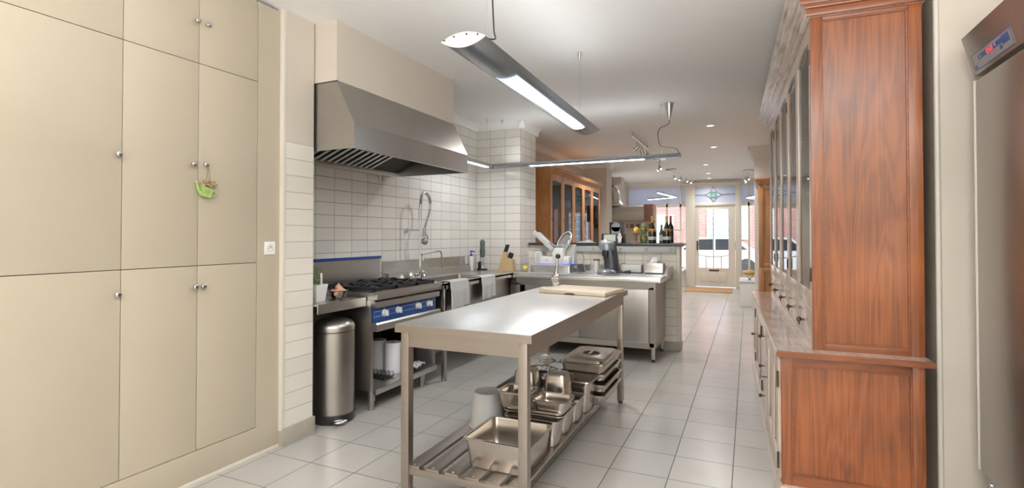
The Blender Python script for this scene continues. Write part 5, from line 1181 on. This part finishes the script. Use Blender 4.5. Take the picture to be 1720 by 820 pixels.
# lower bays
ys = [(0.05, 0.46, 'd'), (0.465, 0.875, 'd'), (0.90, 1.46, 'w'), (1.485, 1.99, 'd'), (1.995, 2.50, 'd'), (2.505, 3.0, 'd')]
for i, (y0, y1, kd) in enumerate(ys):
    if kd == 'd':
        f = MB(); x0, x1 = 0.008, 0.030; st = 0.075
        f.box(x0, y0, 0.125, x1, y0 + st, 0.745, b=0.003); f.box(x0, y1 - st, 0.125, x1, y1, 0.745, b=0.003); f.box(x0 + .0005, y0 + st, 0.125, x1, y1 - st, 0.21, b=0.003); f.box(x0 + .0005, y0 + st, 0.66, x1, y1 - st, 0.745, b=0.003)
        f.box(x0 + 0.012, y0 + st - .004, 0.205, x1, y1 - st + .004, 0.665)
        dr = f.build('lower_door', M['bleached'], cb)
        hy = y0 if i in (0, 3) else y1
        if i in (0, 3, 4):
            for z in (0.22, 0.63): hinge(dr, x0 - 0.002, hy, z, 0.08)
        if i == 1:
            f = MB(); f.cyl((0.008, y1 - 0.03, 0.44), (-0.028, y1 - 0.03, 0.44), 0.004); f.tube([(-0.036, y1 - 0.03 + 0.014 * math.cos(t), 0.44 + 0.012 * math.sin(t)) for t in [2 * PI * q / 12 for q in range(12)]], 0.003, 6, closed=True); f.build('key', M['dark_chrome'], dr)
        if i in (4,):
            f = MB(); f.cyl((0.008, y1 - 0.04, 0.44), (-0.02, y1 - 0.04, 0.44), 0.005); f.sphere((-0.022, y1 - 0.04, 0.44), 0.012, 12); f.build('knob', M['dark_chrome'], dr)
    else:
        for z0, z1 in ((0.125, 0.325), (0.335, 0.535), (0.545, 0.745)):
            dw = box(0.008, y0, z0, 0.030, y1, z1, b=0.004).build('lower_drawer', M['bleached'], cb)
            zz = (z0 + z1) / 2; yc = (y0 + y1) / 2
            f = MB(); f.cyl((0.008, yc, zz), (-0.016, yc, zz), 0.005); f.sphere((-0.020, yc, zz), 0.013, 12); f.build('knob', M['dark_chrome'], dw)
# tall narrow wooden cabinet beyond
tc_ = thing('tall_cabinet', 'tall narrow brown wooden cabinet beyond the large teak one', 'cabinet', (0.13, 7.8, 0))
m = MB(); m.box(0.0, 0.024, 0.0, 0.46, 0.9, 2.06); m.build('carcass', M['oak'], tc_)
framed(tc_, 0.0, 0.46, 0.94, 2.06, 0.0, st=0.06, top=0.06, bot=0.05, mat='oak', mat2='oak'); framed(tc_, 0.0, 0.46, 0.05, 0.93, 0.0, st=0.06, top=0.05, bot=0.06, mat='oak', mat2='oak')
m = MB(); 
for (z0, z1, e) in ((2.06, 2.085, 0.015), (2.085, 2.115, 0.03), (2.115, 2.14, 0.05)): m.box(-e, -e, z0, 0.46, 0.9, z1, b=0.004)
m.build('cornice', M['oak'], tc_)
# white low counter with wicker basket and cake stands
wcn = thing('white_counter', 'low white display counter beside the right shop window', 'counter', (-0.15, 10.92, 0))
box(0.0, 0.02, 0.0, 0.45, 1.0, 0.46, b=0.005).build('body', M['white'], wcn); box(-0.012, 0.0, 0.46, 0.46, 1.02, 0.485, b=0.004).build('top', M['lgrey'], wcn)
wkb = MB(); wkb.sphere((0, 0, 0.06), 0.11, 20, 1.1, 1.3, 0.5)
tag(wkb.build('wicker_basket', M['wicker'], loc=(0.02, 11.35, 0.57)), 'oval golden basket raised on a stand on the white counter', 'basket')
m = MB(); m.cyl((0, 0, 0), (0, 0, 0.05), 0.03, 0.01)
for k in range(8):
    a = k * PI / 4; m.tube([(0.02 * math.cos(a), 0.02 * math.sin(a), 0.03), (0.085 * math.cos(a), 0.085 * math.sin(a), 0.10)], 0.004, 6)
tag(m.build('wire_stand', M['chrome'], loc=(0.02, 11.35, 0.485)), 'small chrome wire stand under the golden basket', 'stand')

# ================================================================= WALL CABINET (left, beyond the half wall)
gc = thing('glazed_wall_cabinet', 'orange wooden cabinet with five glazed doors against the left wall', 'cabinet', (-3.09, 7.2, 0))
HX = 0.45; LC = 2.80; ZT = 2.28
m = MB(); m.box(0, 0, 0.0, HX - 0.025, 0.02, ZT); m.box(0, LC - 0.02, 0.0, HX - 0.025, LC, ZT); m.box(0, 0.02, 0, 0.015, LC - 0.02, ZT); m.box(0, 0.02, ZT - 0.03, HX - 0.025, LC - 0.02, ZT); m.box(0, 0.02, 0.0, HX - 0.025, LC - 0.02, 0.9)
m.build('carcass', M['oak'], gc)
for z in (1.30, 1.62, 1.93): box(0.02, 0.02, z, HX - 0.05, LC - 0.02, z + 0.018).build('inner_shelf', M['oak'], gc)
nd = 5; pw = LC / nd
for k in range(nd):
    y0 = k * pw + 0.002; y1 = (k + 1) * pw - 0.002; x0, x1 = HX - 0.022, HX; st = 0.075
    f = MB(); f.box(x0, y0, 0.92, x1, y0 + st, ZT, b=0.002); f.box(x0, y1 - st, 0.92, x1, y1, ZT, b=0.002); f.box(x0, y0 + st, 0.92, x1 - .0005, y1 - st, 1.0)
    bot = [(y0 + st + (y1 - y0 - 2 * st) * i / 10, 2.175 + 0.012 * math.sin(PI * i / 10)) for i in range(11)]
    f.prism(bot + [(y1 - st, ZT), (y0 + st, ZT)], 'x', x0, x1 - .0005)
    dr = f.build('glazed_door', M['oak'], gc)
    box(x0 + 0.008, y0 + st - .003, 0.995, x0 + 0.011, y1 - st + .003, 2.185).build('door_glass', M['glass'], dr)
    MB().sphere((x1 + 0.012, y0 + st / 2, 1.60), 0.012, 10).build('knob', M['dark_chrome'], dr)
m = MB()
for (z0, z1, e) in ((ZT, ZT + .02, 0.015), (ZT + .02, ZT + .045, 0.035), (ZT + .045, ZT + .075, 0.06), (ZT + .075, ZT + .09, 0.07)): m.box(0, -0.0, z0, HX + e, LC + e, z1, b=0.004)
m.build('cornice', M['oak'], gc)
rng = random.Random(11); gi = 0
wine = MB(); wine.lathe([(0, 0), (0.032, 0), (0.030, 0.003), (0.004, 0.008), (0.004, 0.075), (0.02, 0.09), (0.035, 0.12), (0.033, 0.165), (0.031, 0.165), (0.033, 0.12), (0.016, 0.09), (0, 0.085)], seg=16)
protog = wine.build('wine_glass', M['clear'], loc=(-2.86, 7.5, 1.318)); tag(protog, 'stemmed glass on the lower shelf of the glazed wall cabinet, first from the left', 'glass', 'glasses in the glazed wall cabinet')
for z in (1.318, 1.638):
    for k in range(9):
        if z < 1.32 and k == 0: continue
        c_ = protog.copy(); C.objects.link(c_); c_.location = (-2.86, 7.5 + 0.26 * k, z); c_['label'] = 'stemmed glass on the %s shelf of the glazed wall cabinet, %s from the left' % ('lower' if z < 1.5 else 'upper', ['first', 'second', 'third', 'fourth', 'fifth', 'sixth', 'seventh', 'eighth', 'ninth'][k])

# ================================================================= FAR COOKING NICHE
nw = struct('wall_niche', box(-3.10, 12.10, 0, -1.90, 12.22, 2.06), M['shopwhite'])
fh = thing('duct_hood', 'drum-shaped grey metal hood with brown end panel in the far niche', 'extractor hood', (-2.5, 11.9, 1.68))
m = MB(); m.cyl((-2.95, 11.86, 1.87), (-2.10, 11.86, 1.87), 0.17, seg=32); m.box(-2.95, 11.86, 1.70, -2.10, 12.10, 2.04, b=0.01); m.build('drum', M['duct'], fh, world=True)
box(-2.10, 11.70, 1.68, -1.90, 12.10, 2.055, b=0.004).build('end_panel', M['old_brown'], fh, world=True)
m = MB(); m.lathe([(0.20, 0), (0.20, 0.04), (0.15, 0.08), (0.13, 0.14)], (-2.80, 11.95, 2.04), 28); m.tube(catmull([(-2.80, 11.95, 2.12), (-2.79, 11.95, 2.26), (-2.84, 11.95, 2.38), (-2.95, 11.95, 2.42), (-3.09, 11.95, 2.42)], 6), 0.115, 20); m.build('elbow_duct', M['duct'], fh, world=True)
m = MB(); m.box(-3.0, 11.8, 2.52, -2.62, 12.1, 2.70, b=0.02); struct('trim_13', m, M['pier'])
tp = MB(); tp.box(-2.95, 12.085, 0.95, -1.92, 12.10, 1.70); struct('wall_niche_panel', tp, M['hoodtile'])
m = MB()
for k in range(7): m.box(-2.90 + k * 0.14, 12.075, 1.53, -2.90 + k * 0.14 + 0.085, 12.086, 1.63, b=0.003)
struct('trim_14', m, M['brown_tile'])

# ================================================================= FRIDGE (right)
fg = thing('upright_fridge', 'tall stainless steel upright fridge with a digital display at the right', 'fridge', (1.28, 2.67, 0))
FX = 0.935; FYa, FYb = 2.29, 3.005
m = MB(); m.box(FX + 0.045, FYa, 0.13, 1.62, FYb, 2.23, b=0.006); m.build('cabinet', M['steel_fridge'], fg, world=True)
m = MB()
bmx = box(FX, FYa + 0.004, 0.318, FX + 0.035, FYb - 0.012, 2.058, b=0.012); bmx.build('door', M['steel_fridge'], fg, world=True)
m = MB(); m.box(FX + 0.0345, FYa + 0.006, 0.312, FX + 0.0455, FYb - 0.002, 2.062, b=0.003); m.box(FX - 0.004, FYb - 0.012, 0.316, FX + 0.04, FYb - 0.002, 2.060, b=0.004); m.build('door_edge', plain('pale_door_edge', (0.70, 0.66, 0.60), 0.4), fg, world=True)
hp = MB(); hp.prism([(0.89, 2.255), (0.935, 2.078), (0.98, 2.078), (0.98, 2.255)], 'y', FYa, FYb - 0.005); hdr = hp.build('header', M['steel_v'], fg, world=True, smooth=False)
# control film on the slanted header face
nrm = Vector((-(2.255 - 2.078), 0, -(0.935 - 0.89))).normalized(); dwn = Vector((0.045, 0, -0.177)).normalized(); top0 = Vector((0.89, 0, 2.255))
def onhdr(mb, y0, y1, d0, d1, lift, th_=0.0015):
    a = top0 + dwn * d0 + nrm * lift; b = top0 + dwn * d1 + nrm * lift; n_ = nrm * th_
    P_ = [Vector((a.x, y0, a.z)), Vector((a.x, y1, a.z)), Vector((b.x, y1, b.z)), Vector((b.x, y0, b.z))]
    mb.add(P_ + [p + n_ for p in P_], [[0, 1, 2, 3], [7, 6, 5, 4], [0, 4, 5, 1], [1, 5, 6, 2], [2, 6, 7, 3], [3, 7, 4, 0]])
cpn = thing  # noqa
m = MB(); onhdr(m, 2.585, 2.963, 0.097, 0.168, 0.0); cpl = m.build('control_panel', M['panel_grey'], hdr, world=True)
o = cpl; o.parent = fg
m = MB(); e = 0.003
for (y0, y1, d0, d1) in ((2.585, 2.963, 0.097, 0.100), (2.585, 2.963, 0.165, 0.168), (2.585, 2.590, 0.097, 0.168), (2.958, 2.963, 0.097, 0.168)): onhdr(m, y0, y1, d0, d1, 0.0016, 0.0004)
m.build('panel_border', M['panel_blue'], cpl, world=True)
m = MB(); onhdr(m, 2.66, 2.90, 0.112, 0.132, 0.0016, 0.0006); onhdr(m, 2.61, 2.67, 0.108, 0.142, 0.0016, 0.0006); m.build('display_window', M['panel_blue'], cpl, world=True)
m = MB()
def seg7(mb, yc, d, w_, h_, which):
    t_ = 0.0022; S = {'a': (yc - w_, yc + w_, d, d + t_), 'g': (yc - w_, yc + w_, d + h_ / 2 - t_ / 2, d + h_ / 2 + t_ / 2), 'd': (yc - w_, yc + w_, d + h_ - t_, d + h_),
         'f': (yc + w_ - 0.005, yc + w_, d, d + h_ / 2), 'b': (yc - w_, yc - w_ + 0.005, d, d + h_ / 2), 'e': (yc + w_ - 0.005, yc + w_, d + h_ / 2, d + h_), 'c': (yc - w_, yc - w_ + 0.005, d + h_ / 2, d + h_)}
    for k in which: onhdr(mb, *S[k], 0.0023, 0.0004)
seg7(m, 2.800, 0.114, 0.013, 0.016, 'abcdef'); seg7(m, 2.765, 0.114, 0.013, 0.016, 'abged'); m.build('digits', M['red_led'], cpl, world=True)
m = MB(); seg7(m, 2.728, 0.114, 0.008, 0.012, 'afed'); seg7(m, 2.880, 0.117, 0.005, 0.010, 'afgcd'); m.build('unit_mark', M['lgrey'], cpl, world=True)
for q in ((2.69, 0.145), (2.94, 0.155)):
    m = MB(); onhdr(m, q[0] - 0.012, q[0] + 0.012, q[1] - 0.008, q[1] + 0.008, 0.0016, 0.0005); m.build('button', M['panel_blue'], cpl, world=True)
m = MB(); m.box(FX + 0.03, FYa, 0.10, FX + 0.05, FYb - 0.006, 0.30, b=0.002); m.build('kick_panel', M['steel_v'], fg, world=True)
m = MB()
for k in range(10): m.box(FX + 0.0285, FYa + 0.06 + k * 0.055, 0.14, FX + 0.031, FYa + 0.085 + k * 0.055, 0.235)
m.build('vent_slot', M['backdrop_dark'], fg, world=True)
m = MB(); m.lathe([(0, 0), (0.012, 0), (0.010, 0.006), (0, 0.008)], (FX + 0.03, FYb - 0.045, 0.265), 14, Matrix.Rotation(-PI / 2, 4, 'Y')); m.build('screw', M['chrome'], fg, world=True)
for x in (FX + 0.1, 1.55):
    for y in (FYa + 0.06, FYb - 0.06): MB().cyl((x, y, 0), (x, y, 0.135), 0.02).build('leg', M['steel_v'], fg, world=True)
